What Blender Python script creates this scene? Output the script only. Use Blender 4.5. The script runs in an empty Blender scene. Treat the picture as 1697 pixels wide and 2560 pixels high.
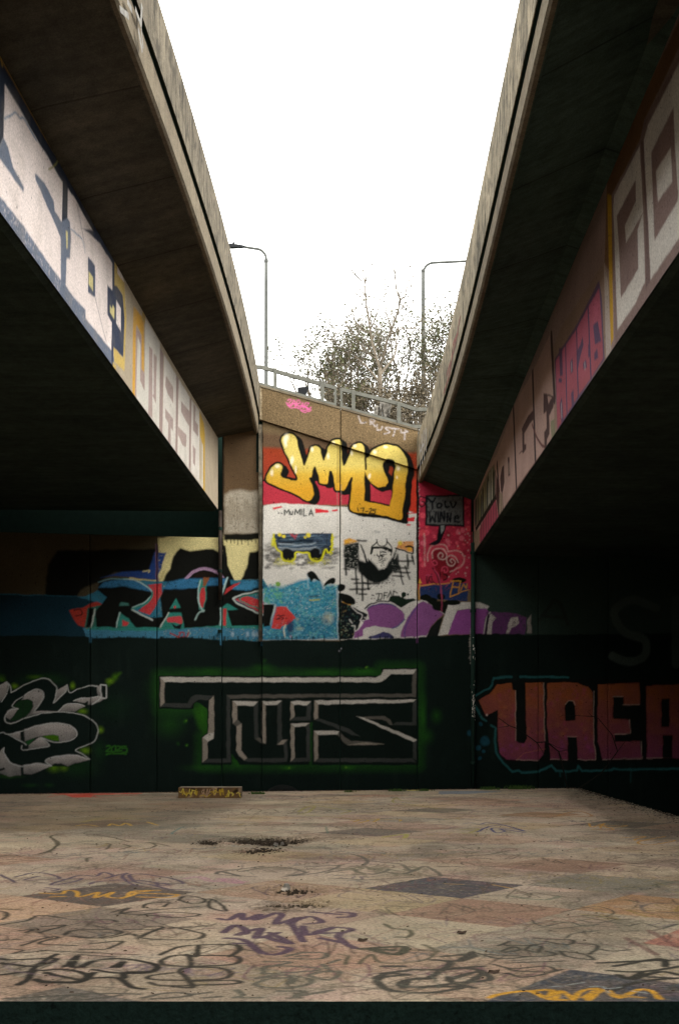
import bpy, math, random
import numpy as np
from mathutils import Vector
R = math.radians
random.seed(7)
RNG = np.random.default_rng(11)
S = bpy.context.scene
COL = S.collection

# ------------------------------------------------------------------ camera
EYE = 1.16                      # eye height above the concrete floor (floor is z = 0)
FPX = 3400.0; CXP = 848.5; HOR = 1800.0
cam = bpy.data.cameras.new('camera'); camo = bpy.data.objects.new('camera', cam); COL.objects.link(camo)
camo.location = (0, 0, EYE); camo.rotation_euler = (R(90), 0, 0)
cam.sensor_fit = 'HORIZONTAL'; cam.sensor_width = 36; cam.lens = FPX/1697*36
cam.shift_y = (HOR-1280)/1697
cam.clip_start = .05; cam.clip_end = 2000
S.camera = camo

# ------------------------------------------------------------------ light
SUN_EL, SUN_AZ = 46.0, 98.0    # azimuth: direction the light comes from, clockwise from +Y
w = bpy.data.worlds.new('World'); S.world = w; w.use_nodes = True
nt = w.node_tree; nt.nodes.clear()
sky = nt.nodes.new('ShaderNodeTexSky'); sky.sky_type = 'NISHITA'; sky.sun_disc = False
sky.sun_elevation = R(SUN_EL); sky.sun_rotation = R(SUN_AZ); sky.dust_density = 6; sky.air_density = 1.0
hs = nt.nodes.new('ShaderNodeHueSaturation'); hs.inputs['Saturation'].default_value = .1
mx = nt.nodes.new('ShaderNodeMixRGB'); mx.inputs[0].default_value = .8; mx.inputs[2].default_value = (11.5, 11.5, 11.1, 1)   # cloud layer
bg = nt.nodes.new('ShaderNodeBackground'); bg.inputs[1].default_value = .15
wo = nt.nodes.new('ShaderNodeOutputWorld')
nt.links.new(sky.outputs[0], hs.inputs['Color']); nt.links.new(hs.outputs[0], mx.inputs[1])
nt.links.new(mx.outputs[0], bg.inputs[0]); nt.links.new(bg.outputs[0], wo.inputs[0])
sl = bpy.data.lights.new('sun', 'SUN'); sl.energy = .9; sl.angle = R(55); sl.color = (1, .95, .87)
so = bpy.data.objects.new('sun', sl); COL.objects.link(so)
d = Vector((math.sin(R(SUN_AZ))*math.cos(R(SUN_EL)), math.cos(R(SUN_AZ))*math.cos(R(SUN_EL)), math.sin(R(SUN_EL))))
so.rotation_euler = (-d).to_track_quat('-Z', 'Y').to_euler(); so.location = (0, -5, 20)
S.view_settings.view_transform = 'Standard'; S.view_settings.look = 'None'
S.view_settings.exposure = 1.42; S.view_settings.gamma = 1
S.cycles.max_bounces = 6; S.cycles.diffuse_bounces = 4; S.cycles.use_denoising = True

# ------------------------------------------------------------------ projection helpers (photo pixel -> point on a known surface)
WS = .1985                      # the abutment wall stands a little askew
PLAT_FAR = 22.30
WALL0 = 22.95                   # y of the wall plane at x = 0
def dirpx(x, y): return (x-CXP)/FPX, (HOR-y)/FPX
def ray_plane(x, y, off=0.0):
    a, b = dirpx(np.asarray(x, float), np.asarray(y, float))
    t = (WALL0+off)/(1-WS*a)
    return a*t, t, b*t+EYE
def wallY(X, off=0.0): return WALL0+off+WS*X
def ray_floor(x, y):
    a, b = dirpx(np.asarray(x, float), np.asarray(y, float))
    t = EYE/np.maximum(-b, 1e-3)
    return a*t, t
def hexc(h):
    c = np.array([int(h[i:i+2], 16)/255 for i in (0, 2, 4)])
    return np.where(c <= .04045, c/12.92, ((c+.055)/1.055)**2.4)

# ------------------------------------------------------------------ object helpers
def tag(o, label=None, cat=None, group=None, kind=None):
    if label: o['label'] = label
    if cat: o['category'] = cat
    if group: o['group'] = group
    if kind: o['kind'] = kind
    return o
def empty(name, loc, label, cat, group=None, rz=0):
    o = bpy.data.objects.new(name, None); COL.objects.link(o); o.location = loc; o.rotation_euler = (0, 0, rz)
    return tag(o, label, cat, group)
def link(name, me, mat, parent=None):
    o = bpy.data.objects.new(name, me); COL.objects.link(o)
    if mat and not me.materials: me.materials.append(mat)
    if parent:
        o.parent = parent
        o.matrix_parent_inverse = parent_inv(parent)
    return o
def parent_inv(p):
    from mathutils import Matrix
    return (Matrix.Translation(p.location) @ p.rotation_euler.to_matrix().to_4x4()).inverted()
def mesh_np(name, V, F, colors=None, smooth=False):
    V = np.ascontiguousarray(V, np.float32); F = np.ascontiguousarray(F, np.int32)
    me = bpy.data.meshes.new(name)
    n = F.shape[1]
    me.vertices.add(len(V)); me.vertices.foreach_set('co', V.ravel())
    me.loops.add(F.size); me.loops.foreach_set('vertex_index', F.ravel())
    me.polygons.add(len(F)); me.polygons.foreach_set('loop_start', np.arange(0, F.size, n, dtype=np.int32))
    me.polygons.foreach_set('loop_total', np.full(len(F), n, np.int32))
    if smooth: me.polygons.foreach_set('use_smooth', np.ones(len(F), bool))
    me.update(calc_edges=True)
    if colors is not None:
        ca = me.color_attributes.new('Col', 'FLOAT_COLOR', 'POINT')
        c4 = np.ones((len(V), 4), np.float32); c4[:, :3] = colors
        ca.data.foreach_set('color', c4.ravel())
    return me
def sub_mesh(name, V, F, C, sel, smooth=False):
    Fs = F[sel]; idx, inv = np.unique(Fs, return_inverse=True)
    return mesh_np(name, V[idx], inv.reshape(Fs.shape), C[idx], smooth)
class MB:
    """collects boxes, prisms and tubes into ONE mesh"""
    def __init__(s): s.v = []; s.f = []
    def add(s, vs, fs):
        b = len(s.v); s.v += [tuple(v) for v in vs]; s.f += [tuple(b+i for i in f) for f in fs]
    def hexa(s, p):   # 8 corners: bottom ring 0-3, top ring 4-7
        s.add(p, [(0, 3, 2, 1), (4, 5, 6, 7), (0, 1, 5, 4), (1, 2, 6, 5), (2, 3, 7, 6), (3, 0, 4, 7)])
    def box(s, x0, x1, y0, y1, z0, z1):
        s.hexa([(x0, y0, z0), (x1, y0, z0), (x1, y1, z0), (x0, y1, z0), (x0, y0, z1), (x1, y0, z1), (x1, y1, z1), (x0, y1, z1)])
    def bar(s, a, b, wx, wz):
        """rectangular bar from a to b; wx across, wz high"""
        a, b = Vector(a), Vector(b); d = (b-a).normalized()
        up = Vector((0, 0, 1)) if abs(d.z) < .9 else Vector((0, 1, 0))
        n = d.cross(up).normalized()*wx/2; u = n.cross(d).normalized()*wz/2
        s.hexa([a-n-u, a+n-u, b+n-u, b-n-u, a-n+u, a+n+u, b+n+u, b-n+u])
    def tube(s, pts, rads, n=8, cap=True):
        pts = [Vector(p) for p in pts]; rings = []
        ref = Vector((.13, .97, .2))
        for i, p in enumerate(pts):
            d = (pts[min(i+1, len(pts)-1)]-pts[max(i-1, 0)])
            d = d.normalized() if d.length > 1e-9 else Vector((0, 0, 1))
            a = d.cross(ref)
            if a.length < 1e-3: a = d.cross(Vector((1, 0, 0)))
            a.normalize(); b = d.cross(a); r = rads[i] if hasattr(rads, '__len__') else rads
            rings.append([p+a*(r*math.cos(2*math.pi*k/n))+b*(r*math.sin(2*math.pi*k/n)) for k in range(n)])
        base = len(s.v)
        for r_ in rings: s.v += [tuple(q) for q in r_]
        for i in range(len(pts)-1):
            for k in range(n):
                s.f.append((base+i*n+k, base+i*n+(k+1) % n, base+(i+1)*n+(k+1) % n, base+(i+1)*n+k))
        if cap:
            s.f.append(tuple(base+k for k in range(n))[::-1]); s.f.append(tuple(base+(len(pts)-1)*n+k for k in range(n)))
    def build(s, name, mat, parent=None, smooth=False, bevel=0):
        me = bpy.data.meshes.new(name); me.from_pydata(s.v, [], s.f); me.update()
        if smooth: me.polygons.foreach_set('use_smooth', [True]*len(me.polygons))
        o = link(name, me, mat, parent)
        if bevel:
            m = o.modifiers.new('bevel', 'BEVEL'); m.width = bevel; m.segments = 2; m.limit_method = 'ANGLE'
        return o

# ------------------------------------------------------------------ materials
def mat_new(name):
    m = bpy.data.materials.new(name); m.use_nodes = True; nt = m.node_tree; nt.nodes.clear()
    out = nt.nodes.new('ShaderNodeOutputMaterial'); b = nt.nodes.new('ShaderNodeBsdfPrincipled')
    nt.links.new(b.outputs[0], out.inputs[0]); return m, nt, b
def N(nt, t, **k):
    n = nt.nodes.new(t)
    for a, v in k.items():
        if a.startswith('i_'): n.inputs[a[2:].replace('_', ' ')].default_value = v
        else: setattr(n, a, v)
    return n
def noise(nt, co, scale, detail=4, rough=.6, stretch=None):
    n = N(nt, 'ShaderNodeTexNoise'); n.inputs['Scale'].default_value = scale; n.inputs['Detail'].default_value = detail
    n.inputs['Roughness'].default_value = rough
    if stretch:
        mp = N(nt, 'ShaderNodeMapping'); mp.inputs['Scale'].default_value = stretch
        nt.links.new(co, mp.inputs[0]); co = mp.outputs[0]
    nt.links.new(co, n.inputs['Vector']); return n.outputs[0]
def ramp(nt, fac, stops):
    r = N(nt, 'ShaderNodeValToRGB'); e = r.color_ramp.elements
    while len(e) < len(stops): e.new(.5)
    for i, (p, c) in enumerate(stops):
        e[i].position = p; e[i].color = (c, c, c, 1) if not hasattr(c, '__len__') else (*c, 1)
    nt.links.new(fac, r.inputs[0]); return r.outputs[0]
def mul(nt, a, b, fac=1.0, mode='MULTIPLY'):
    m = N(nt, 'ShaderNodeMixRGB', blend_type=mode); m.inputs[0].default_value = fac
    for s, v in ((1, a), (2, b)):
        if hasattr(v, 'links'): nt.links.new(v, m.inputs[s])
        else: m.inputs[s].default_value = (*v, 1)
    return m.outputs[0]
def mix(nt, a, b, f):
    m = N(nt, 'ShaderNodeMixRGB'); nt.links.new(f, m.inputs[0])
    for s, v in ((1, a), (2, b)):
        if hasattr(v, 'links'): nt.links.new(v, m.inputs[s])
        else: m.inputs[s].default_value = (*v, 1)
    return m.outputs[0]
def bump(nt, b, h, dist, strength=.6):
    n = N(nt, 'ShaderNodeBump'); n.inputs['Strength'].default_value = strength; n.inputs['Distance'].default_value = dist
    nt.links.new(h, n.inputs['Height']); nt.links.new(n.outputs[0], b.inputs['Normal'])
def painted_mat(name, rough=.75, bscale=55, grain=.35, bd=.006, pits=True):
    """paint over rough cast concrete: the paint colours are stored on the mesh, the grain, pits and dirt are procedural"""
    m, nt, b = mat_new(name)
    at = N(nt, 'ShaderNodeVertexColor', layer_name='Col').outputs[0]
    co = N(nt, 'ShaderNodeTexCoord').outputs['Object']
    g = ramp(nt, noise(nt, co, bscale, 5, .75), [(.3, 1-grain), (.7, 1+grain*.8)])
    big = ramp(nt, noise(nt, co, 1.7, 5, .6), [(.3, .88), (.65, 1.1)])
    c = mul(nt, mul(nt, at, g), big)
    if pits:
        v = noise(nt, co, 24, 3, .5)
        pit = ramp(nt, v, [(.27, .35), (.33, 1)])
        c = mul(nt, c, pit)
    nt.links.new(c, b.inputs['Base Color']); b.inputs['Roughness'].default_value = rough
    b.inputs['Specular IOR Level'].default_value = .06
    bump(nt, b, noise(nt, co, bscale*.8, 4, .7), bd)
    return m
def concrete(name, c0, c1, streak=None, spec=.05, scale=1.0, joints=None, board=None, bd=.01):
    m, nt, b = mat_new(name)
    co = N(nt, 'ShaderNodeTexCoord').outputs['Object']
    f = ramp(nt, noise(nt, co, 1.3*scale, 6, .65), [(.3, 0.), (.7, 1.)])
    c = mix(nt, c0, c1, f)
    c = mul(nt, c, ramp(nt, noise(nt, co, 70*scale, 4, .75), [(.3, .62), (.72, 1.25)]))
    c = mul(nt, c, ramp(nt, noise(nt, co, 9*scale, 5, .6), [(.32, .75), (.6, 1.06)]))
    if streak:   # rain streaks down vertical faces
        st = mul(nt, c, ramp(nt, noise(nt, co, 1, 5, .65, streak), [(.36, .42), (.56, 1.05)]))
        c = mix(nt, c, st, ramp(nt, noise(nt, co, .45, 3, .6), [(.38, .25), (.6, 1.)]))
        c = mul(nt, c, ramp(nt, noise(nt, co, 4.5, 6, .7), [(.40, .6), (.52, 1.04)]))
    if board:
        c = mul(nt, c, ramp(nt, noise(nt, co, 1, 4, .6, board), [(.36, .84), (.64, 1.1)]))
    if joints:
        sp = N(nt, 'ShaderNodeSeparateXYZ'); nt.links.new(co, sp.inputs[0])
        a = N(nt, 'ShaderNodeMath', operation='DIVIDE'); nt.links.new(sp.outputs['Y'], a.inputs[0]); a.inputs[1].default_value = joints
        fr_ = N(nt, 'ShaderNodeMath', operation='FRACT'); nt.links.new(a.outputs[0], fr_.inputs[0])
        c = mul(nt, c, ramp(nt, fr_.outputs[0], [(0, .5), (.010, .5), (.02, .9), (.2, 1.0), (.9, 1.05), (.995, .9)]))
    nt.links.new(c, b.inputs['Base Color']); b.inputs['Roughness'].default_value = .85
    b.inputs['Specular IOR Level'].default_value = spec
    bump(nt, b, noise(nt, co, 40*scale, 6, .75), bd)
    return m
def plain(name, c, rough=.5, metal=0, var=.25, scale=12, bd=.002):
    m, nt, b = mat_new(name)
    co = N(nt, 'ShaderNodeTexCoord').outputs['Object']
    cc = mul(nt, tuple(c), ramp(nt, noise(nt, co, scale, 5, .65), [(.3, 1-var), (.7, 1+var*.4)]))
    nt.links.new(cc, b.inputs['Base Color']); b.inputs['Roughness'].default_value = rough; b.inputs['Metallic'].default_value = metal
    b.inputs['Specular IOR Level'].default_value = .12
    bump(nt, b, noise(nt, co, scale*3, 4, .6), bd); return m
M = {}
M['paint'] = painted_mat('painted_concrete')
M['floor'] = painted_mat('painted_floor', .8, 46, .6, .012)
M['rough'] = painted_mat('exposed_aggregate', .9, 42, .6, .02)
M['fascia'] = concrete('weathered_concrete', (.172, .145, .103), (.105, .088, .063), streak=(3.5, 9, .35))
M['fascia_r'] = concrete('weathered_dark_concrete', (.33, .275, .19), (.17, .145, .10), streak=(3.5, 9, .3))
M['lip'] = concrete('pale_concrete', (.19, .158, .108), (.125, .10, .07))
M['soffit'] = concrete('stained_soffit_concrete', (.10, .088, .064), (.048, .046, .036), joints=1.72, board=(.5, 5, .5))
M['soffit_r'] = concrete('shaded_soffit_concrete', (.062, .095, .078), (.035, .058, .047), joints=1.9, board=(.7, 12, .7))  # right soffit darkened to carry its shade in the colour
M['under'] = concrete('shaded_underside_concrete', (.045, .062, .05), (.025, .036, .029), board=(.6, 6, .6))  # underside concrete kept very dark to stand for shade
M['dark'] = plain('pipe_and_shade_black', (.010, .026, .019), .8)  # black pipes; elsewhere black standing for shade in gaps and recesses
M['ground'] = concrete('damp_earth', (.04, .05, .038), (.02, .028, .022))
M['rail'] = plain('grey_green_paint', (.13, .128, .108), .7, .1)
M['galv'] = plain('galvanised_steel', (.11, .113, .105), .7, .0)
M['black'] = plain('black_plastic', (.012, .013, .015), .4)
M['bark'] = plain('twig_bark', (.17, .14, .105), .9, 0, .4, 20)
M['leaf'] = plain('dull_green_leaf', (.095, .1, .045), .6, 0, .5, 3)
M['leaf2'] = plain('olive_brown_leaf', (.12, .095, .06), .65, 0, .5, 3)
M['grass'] = plain('green_grass', (.05, .1, .02), .7, 0, .4, 9)
M['rubber'] = plain('tyre_rubber', (.008, .009, .008), .9)
M['dead'] = plain('dead_leaves', (.07, .045, .03), .9, 0, .5, 30)
M['bag'] = plain('pale_plastic_bag', (.22, .2, .17), .5)
M['moss'] = plain('dry_moss', (.035, .03, .017), .9, 0, .4, 30)

# ------------------------------------------------------------------ paint canvas: a grid of points on a surface
def vnoise(h, w, cell, seed):
    r = np.random.default_rng(seed); gh, gw = int(h/cell)+3, int(w/cell)+3
    g = r.random((gh, gw))
    y = np.arange(h)/cell; x = np.arange(w)/cell
    yi = y.astype(int); xi = x.astype(int); fy = y-yi; fx = x-xi
    fy = fy*fy*(3-2*fy); fx = fx*fx*(3-2*fx)
    a = g[yi][:, xi]; b = g[yi][:, xi+1]; c = g[yi+1][:, xi]; d_ = g[yi+1][:, xi+1]
    return (a*(1-fx)+b*fx)*(1-fy)[:, None]+(c*(1-fx)+d_*fx)*fy[:, None]
def catmull(P, closed, n=6):
    P = np.asarray(P, float); m = len(P); out = []
    rng = range(m) if closed else range(m-1)
    for i in rng:
        if closed: p0, p1, p2, p3 = P[(i-1) % m], P[i], P[(i+1) % m], P[(i+2) % m]
        else: p0, p1, p2, p3 = P[max(i-1, 0)], P[i], P[i+1], P[min(i+2, m-1)]
        for k in range(n):
            t = k/n
            out.append(.5*((2*p1)+(-p0+p2)*t+(2*p0-5*p1+4*p2-p3)*t*t+(-p0+3*p1-3*p2+p3)*t**3))
    if not closed: out.append(P[-1])
    return np.array(out)
class Frame:
    def __init__(s, x0, y0, sc): s.o = (x0, y0); s.s = sc
    def __call__(s, pts):
        if isinstance(pts, str): pts = [tuple(map(float, q.split(','))) for q in pts.split()]
        return np.array([(s.o[0]+x/s.s, s.o[1]+y/s.s) for x, y in pts])
class Canvas:
    def __init__(s, u0, u1, v0, v1, res, pm, ppm, wob=.006, base='888888', seed=1):
        """pm: photo pixel -> (u, v) metres; ppm: pixels per metre used for stroke widths"""
        s.u0, s.v0, s.res, s.pm, s.ppm = u0, v0, res, pm, ppm
        s.w = int((u1-u0)/res)+1; s.h = int((v1-v0)/res)+1
        s.C = np.empty((s.h, s.w, 3)); s.C[:] = hexc(base); s.id = np.zeros((s.h, s.w), np.int16); s.H = np.zeros((s.h, s.w))
        U, V = np.meshgrid(u0+np.arange(s.w)*res, v0+np.arange(s.h)*res)
        s.U, s.V = U, V
        s.n1 = vnoise(s.h, s.w, max(1, .10/res), seed)-.5; s.n2 = vnoise(s.h, s.w, max(1, .10/res), seed+1)-.5
        s.n3 = vnoise(s.h, s.w, max(1, .03/res), seed+2)-.5; s.n4 = vnoise(s.h, s.w, max(1, .03/res), seed+3)-.5
        s.WU = U+s.n1*wob*3+s.n3*wob; s.WV = V+s.n2*wob*3+s.n4*wob
        s.sp = np.random.default_rng(seed+9).random((s.h, s.w))     # speckle
        s.med = .5*s.n3+.5*s.n4+.5
        s.F = Frame(0, 0, 1); s.pid = 0; s.clip = None
    def frame(s, f): s.F = f
    def _uv(s, pts): P = s.F(pts); u, v = s.pm(P[:, 0], P[:, 1]); return np.stack([u, v], 1)
    def _bb(s, P, pad):
        j0 = max(0, int((P[:, 0].min()-pad-s.u0)/s.res)); j1 = min(s.w, int((P[:, 0].max()+pad-s.u0)/s.res)+2)
        i0 = max(0, int((P[:, 1].min()-pad-s.v0)/s.res)); i1 = min(s.h, int((P[:, 1].max()+pad-s.v0)/s.res)+2)
        return (slice(i0, i1), slice(j0, j1)) if i1 > i0 and j1 > j0 else None
    def _apply(s, sl, a, col, speck, idset=True):
        if speck: a = a*np.clip((s.sp[sl]-speck*.5+(1-speck)*.5)*1.6+s.n3[sl]*1.2, 0, 1)
        if s.clip is not None: a = a*s.clip[sl]
        col = hexc(col) if isinstance(col, str) else np.asarray(col)
        s.C[sl] = s.C[sl]*(1-a[..., None])+col*a[..., None]
        if s.pid and idset: s.id[sl][a > .45] = s.pid
    def _segd(s, sl, P, closed):
        X, Y = s.WU[sl], s.WV[sl]; best = np.full(X.shape, 1e9); tt = np.zeros(X.shape)
        m = len(P); k = m if closed else m-1
        for i in range(k):
            a, b = P[i], P[(i+1) % m]; d = b-a; L = d@d+1e-12
            t = np.clip(((X-a[0])*d[0]+(Y-a[1])*d[1])/L, 0, 1)
            q = (X-a[0]-t*d[0])**2+(Y-a[1]-t*d[1])**2
            c = q < best; best[c] = q[c]; tt[c] = (i+t[c])/k
        return np.sqrt(best), tt
    def poly(s, pts, col, soft=0, alpha=1, smooth=False, speck=0, col2=None, ax=None, uv=None):
        P = s._uv(pts) if uv is None else uv
        if smooth: P = catmull(P, True, 5)
        soft = max(soft/s.ppm, s.res*.6); sl = s._bb(P, soft*2)
        if sl is None: return
        X, Y = s.WU[sl], s.WV[sl]; ins = np.zeros(X.shape, bool); m = len(P)
        for i in range(m):
            (x1, y1), (x2, y2) = P[i], P[(i+1) % m]
            if y1 == y2: continue
            c = ((y1 > Y) != (y2 > Y)) & (X < (x2-x1)*(Y-y1)/(y2-y1)+x1); ins ^= c
        dd, _ = s._segd(sl, P, True); sd = np.where(ins, dd, -dd)
        a = np.clip(.5+sd/(2*soft), 0, 1)*alpha
        if col2 is not None:      # paint faded from one colour to another, top to bottom
            lo, hi = P[:, 1].min(), P[:, 1].max(); t = np.clip((hi-Y)/(hi-lo)+s.n1[sl]*.3, 0, 1)[..., None]
            s._apply(sl, a, hexc(col)*(1-t)+hexc(col2)*t, speck)
        else: s._apply(sl, a, col, speck)
    def line(s, pts, wpx, col, soft=1.0, alpha=1, smooth=True, closed=False, taper=False, speck=0, uv=None):
        P = s._uv(pts) if uv is None else uv
        if smooth and len(P) > 2: P = catmull(P, closed, 5); 
        wd = wpx/s.ppm/2; soft = max(soft/s.ppm, s.res*.5); sl = s._bb(P, wd+soft*2)
        if sl is None: return
        dd, t = s._segd(sl, P, closed)
        if taper: wd = wd*np.clip(4*t*(1-t)*1.2+.25, 0, 1)
        a = np.clip(.5+(wd-dd)/(2*soft), 0, 1)*alpha
        s._apply(sl, a, col, speck)
    def lines(s, txt, *a, **k):
        for l in txt.split('|'): s.line(l, *a, **k)
    def spot(s, x, y, r, col, alpha=1, soft=.5, ry=None, speck=0, idset=True):
        P = s._uv([(x, y)]); r = r/s.ppm; ry = (ry/s.ppm if ry else r)
        sl = s._bb(np.array([P[0]-[r*1.3, ry*1.3], P[0]+[r*1.3, ry*1.3]]), 0)
        if sl is None: return
        q = np.sqrt(((s.WU[sl]-P[0][0])/r)**2+((s.WV[sl]-P[0][1])/ry)**2)
        s._apply(sl, np.clip((1-q)/soft, 0, 1)**(1.7 if soft >= 1 else 1)*alpha, col, speck, idset)
    def fill(s, mask, col, alpha=1): 
        a = mask*alpha; col = hexc(col) if isinstance(col, str) else col
        s.C[:] = s.C*(1-a[..., None])+col*a[..., None]
    def sample(s, u, v):
        x = np.clip((u-s.u0)/s.res, 0, s.w-1.001); y = np.clip((v-s.v0)/s.res, 0, s.h-1.001)
        i, j = y.astype(int), x.astype(int); fy, fx = (y-i)[..., None], (x-j)[..., None]
        return (s.C[i, j]*(1-fx)+s.C[i, j+1]*fx)*(1-fy)+(s.C[i+1, j]*(1-fx)+s.C[i+1, j+1]*fx)*fy
    def ids(s, u, v):
        x = np.clip((u-s.u0)/s.res, 0, s.w-1).round().astype(int); y = np.clip((v-s.v0)/s.res, 0, s.h-1).round().astype(int)
        return s.id[y, x]
def grid_faces(nv, nu):
    i = np.arange(nv-1)[:, None]*nu+np.arange(nu-1)[None, :]
    i = i.ravel(); return np.stack([i, i+1, i+nu+1, i+nu], 1)
# ================================================================== the painted abutment wall
def pm_wall(x, y):
    X, Y, Z = ray_plane(x, y); return X, Z
WC = Canvas(-6.6, 7.6, -.75, 7.0, .0115, pm_wall, 148, base='6b5840', seed=3)
PX = Frame(0, 0, 1)
FA = Frame(640, 960, 3.5636); FB = Frame(640, 1300, 2.8); FD = Frame(150, 1400, 2.7509); FE = Frame(380, 1660, 2.3059)
FF = Frame(0, 1660, 4.6118); FG = Frame(1160, 1660, 2.92); F3 = Frame(0, 850, 2.24); F4 = Frame(550, 850, 2.6133)
FK = Frame(650, 1320, 7.467); FL = Frame(840, 1330, 7.467); FM = Frame(1030, 1200, 4.7515); F7 = Frame(850, 1500, 1.851)
FQ = Frame(640, 900, 3.733)
IDS = ['', 'bubble_lettering', 'car_painting', 'portrait_painting', 'block_lettering', 'purple_lettering', 'heart_painting',
       'speech_bubble', 'chrome_lettering', 'silver_lettering', 'orange_lettering', 'pink_tag', 'white_tag', 'small_lettering']
BLK = '101b17'; W = WC
def I(n): W.pid = IDS.index(n) if n else 0
W.frame(PX)
# --- base coats
W.poly([(-400, 900), (556, 900), (556, 1700), (-400, 1700)], '4a3c2b')
W.poly([(556, 800), (655, 800), (655, 1240), (556, 1240)], '6e5840')
W.poly([(556, 1100), (655, 1100), (655, 1240), (556, 1240)], '4d3c2a', soft=40, alpha=.7)
W.poly([(560, 1236), (575, 1226), (600, 1222), (625, 1228), (651, 1225), (651, 1333), (560, 1333)], 'a89f8e', soft=5, speck=.1)
for k in range(22): W.line([(562+k*4.1, 1240+random.random()*40), (563+k*4.1, 1290+random.random()*40)], 2, '6e614c', 1, .6)
W.poly([(655, 800), (1042, 800), (1042, 1250), (655, 1250)], '6d5b42')
W.poly([(655, 1080), (1042, 1130), (1042, 1200), (655, 1200)], '5e4936', soft=6)
W.poly([(657, 1118), (1043, 1135), (1043, 1215), (657, 1215)], '8a361e', soft=5, col2='9e3a28')
W.poly([(648, 1198), (1043, 1205), (1043, 1262), (648, 1262)], 'ad3340', soft=2)
W.poly([(1018, 1200), (1043, 1200), (1043, 1290), (1018, 1290)], 'bd3826', soft=2)
W.poly([(657, 1264), (700, 1258), (780, 1262), (870, 1268), (1020, 1276), (1042, 1284), (1042, 1600), (657, 1600)], 'd0cbc2', soft=1.5)
W.poly([(-400, 1342), (370, 1342), (395, 1345), (430, 1340), (556, 1341), (654, 1340), (654, 1600), (-400, 1600)], 'd6c98f', soft=2)
W.poly([(-400, 1310), (395, 1310), (395, 1600), (-400, 1600)], '4a4230', soft=3)  # cream coat darkened here for the shade of the girder
W.poly([(560, 1336), (654, 1331), (654, 1347), (610, 1350), (560, 1350)], '15150f', soft=2)
for k in range(9): W.line([(566+k*9, 1348), (567+k*9, 1352+random.random()*10)], 2, '15150f', .6)
# pink panel at the right
W.poly([(1044, 1200), (1180, 1200), (1180, 1475), (1044, 1475)], 'a82e43')
W.poly([(1180, 1150), (1800, 1150), (1800, 1700), (1180, 1700)], '2c3a33')
W.clip = (W.WU < pm_wall(1176, 1400)[0])*1.0
for k in range(150):
    x, y = random.uniform(1046, 1176), random.uniform(1240, 1420)
    W.spot(x, y, random.uniform(3, 9), random.choice(['c8344c', 'e05565', 'd24a52', 'b83a50', '8c2230', 'd86a78']), .75, .3)
for k in range(26): W.spot(random.uniform(1120, 1176), random.uniform(1322, 1460), random.uniform(2, 4), 'b8a8a0', .6, .6)
W.clip = None

# --- yellow bubble lettering over the red ground
W.frame(FA)
body = ['220,500 235,455 290,435 345,455 370,500 395,590 430,700 455,640 485,560 540,545 580,570 598,660 620,610 655,530 690,500 745,495 765,540 770,640 790,710 820,640 850,560 890,530 935,525 965,560 975,640 1000,640 1040,585 1110,550 1190,540 1260,560 1320,620 1350,690 1355,780 1340,850 1335,960 1325,1060 1310,1130 1295,1215 1180,1190 1050,1165 840,1135 840,1000 850,840 820,900 790,950 745,960 705,950 690,880 665,780 640,890 570,890 550,830 525,740 500,830 480,840 510,900 520,980 495,1035 450,1045 390,1015 300,970 180,920 100,880 80,850 100,800 130,740 180,705 230,715 245,750 235,820 360,850 330,770 290,690 250,600 225,540']
def off(s, dx, dy): return ' '.join('%g,%g' % (float(p.split(',')[0])+dx, float(p.split(',')[1])+dy) for p in s.split())
I('bubble_lettering')
hole = '965,780 990,830 1030,885 1085,920 1150,915 1175,880 1170,840 1150,790 1130,740 1140,690 1180,675 1225,690 1245,730 1235,800 1225,870 1215,960 1205,1020 1190,1090 1080,1065 965,1045'
for dx, dy in ((14, 3), (28, 10), (42, 20), (50, 30)): W.poly(off(body[0], dx, dy), '12120f', smooth=True)
W.line(body[0], 5.5, '12120f', closed=True)
W.poly(body[0], 'c9a63f', smooth=True)
W.clip = (np.abs(W.C-hexc('c9a63f')).sum(-1) < .12)*1.0
W.poly('60,420 1400,420 1400,760 60,760', 'c6b362', soft=12, alpha=.9)
W.poly('60,860 1400,860 1400,1300 60,1300', 'cc9426', soft=22, alpha=.9)
W.clip = None
W.line(body[0], 4.5, '12120f', closed=True)
W.poly(hole, '12120f', smooth=False)
W.poly('1190,735 1215,725 1225,760 1210,820 1185,790', '8a361e')
I(''); W.poly('1020,890 1060,935 1130,960 1195,945 1205,960 1195,1075 1018,1038', 'ad3340'); I('bubble_lettering')
# inner cuts
for t in ('430,715 400,620 375,520', '600,670 585,600', '785,720 768,640', '975,650 975,760', '245,825 360,852', '525,745 548,830', '665,785 645,885', '850,845 815,915'):
    W.line(t, 5, '12120f')
W.poly('1130,700 1175,672 1230,690 1225,740 1195,730 1165,745 1180,790 1205,850 1215,900 1160,930 1175,880 1160,820 1128,750', '12120f', smooth=True)
for x, y, r, q in ((270, 475, 9, 14), (262, 520, 6, 16), (320, 680, 6, 16), (355, 760, 4, 12), (190, 735, 9, 6), (140, 790, 5, 12), (500, 580, 5, 9), (690, 530, 5, 6), (880, 560, 6, 7), (850, 610, 4, 10), (1150, 570, 8, 5), (1060, 610, 6, 8), (1265, 750, 6, 9), (1258, 830, 3, 5), (1010, 820, 5, 9), (640, 640, 5, 10)):
    W.spot(x, y, r, 'f3ead0', .8, .8, ry=q, idset=False)
W.line('85,860 60,860', 4, '12120f')
I('small_lettering')
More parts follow.
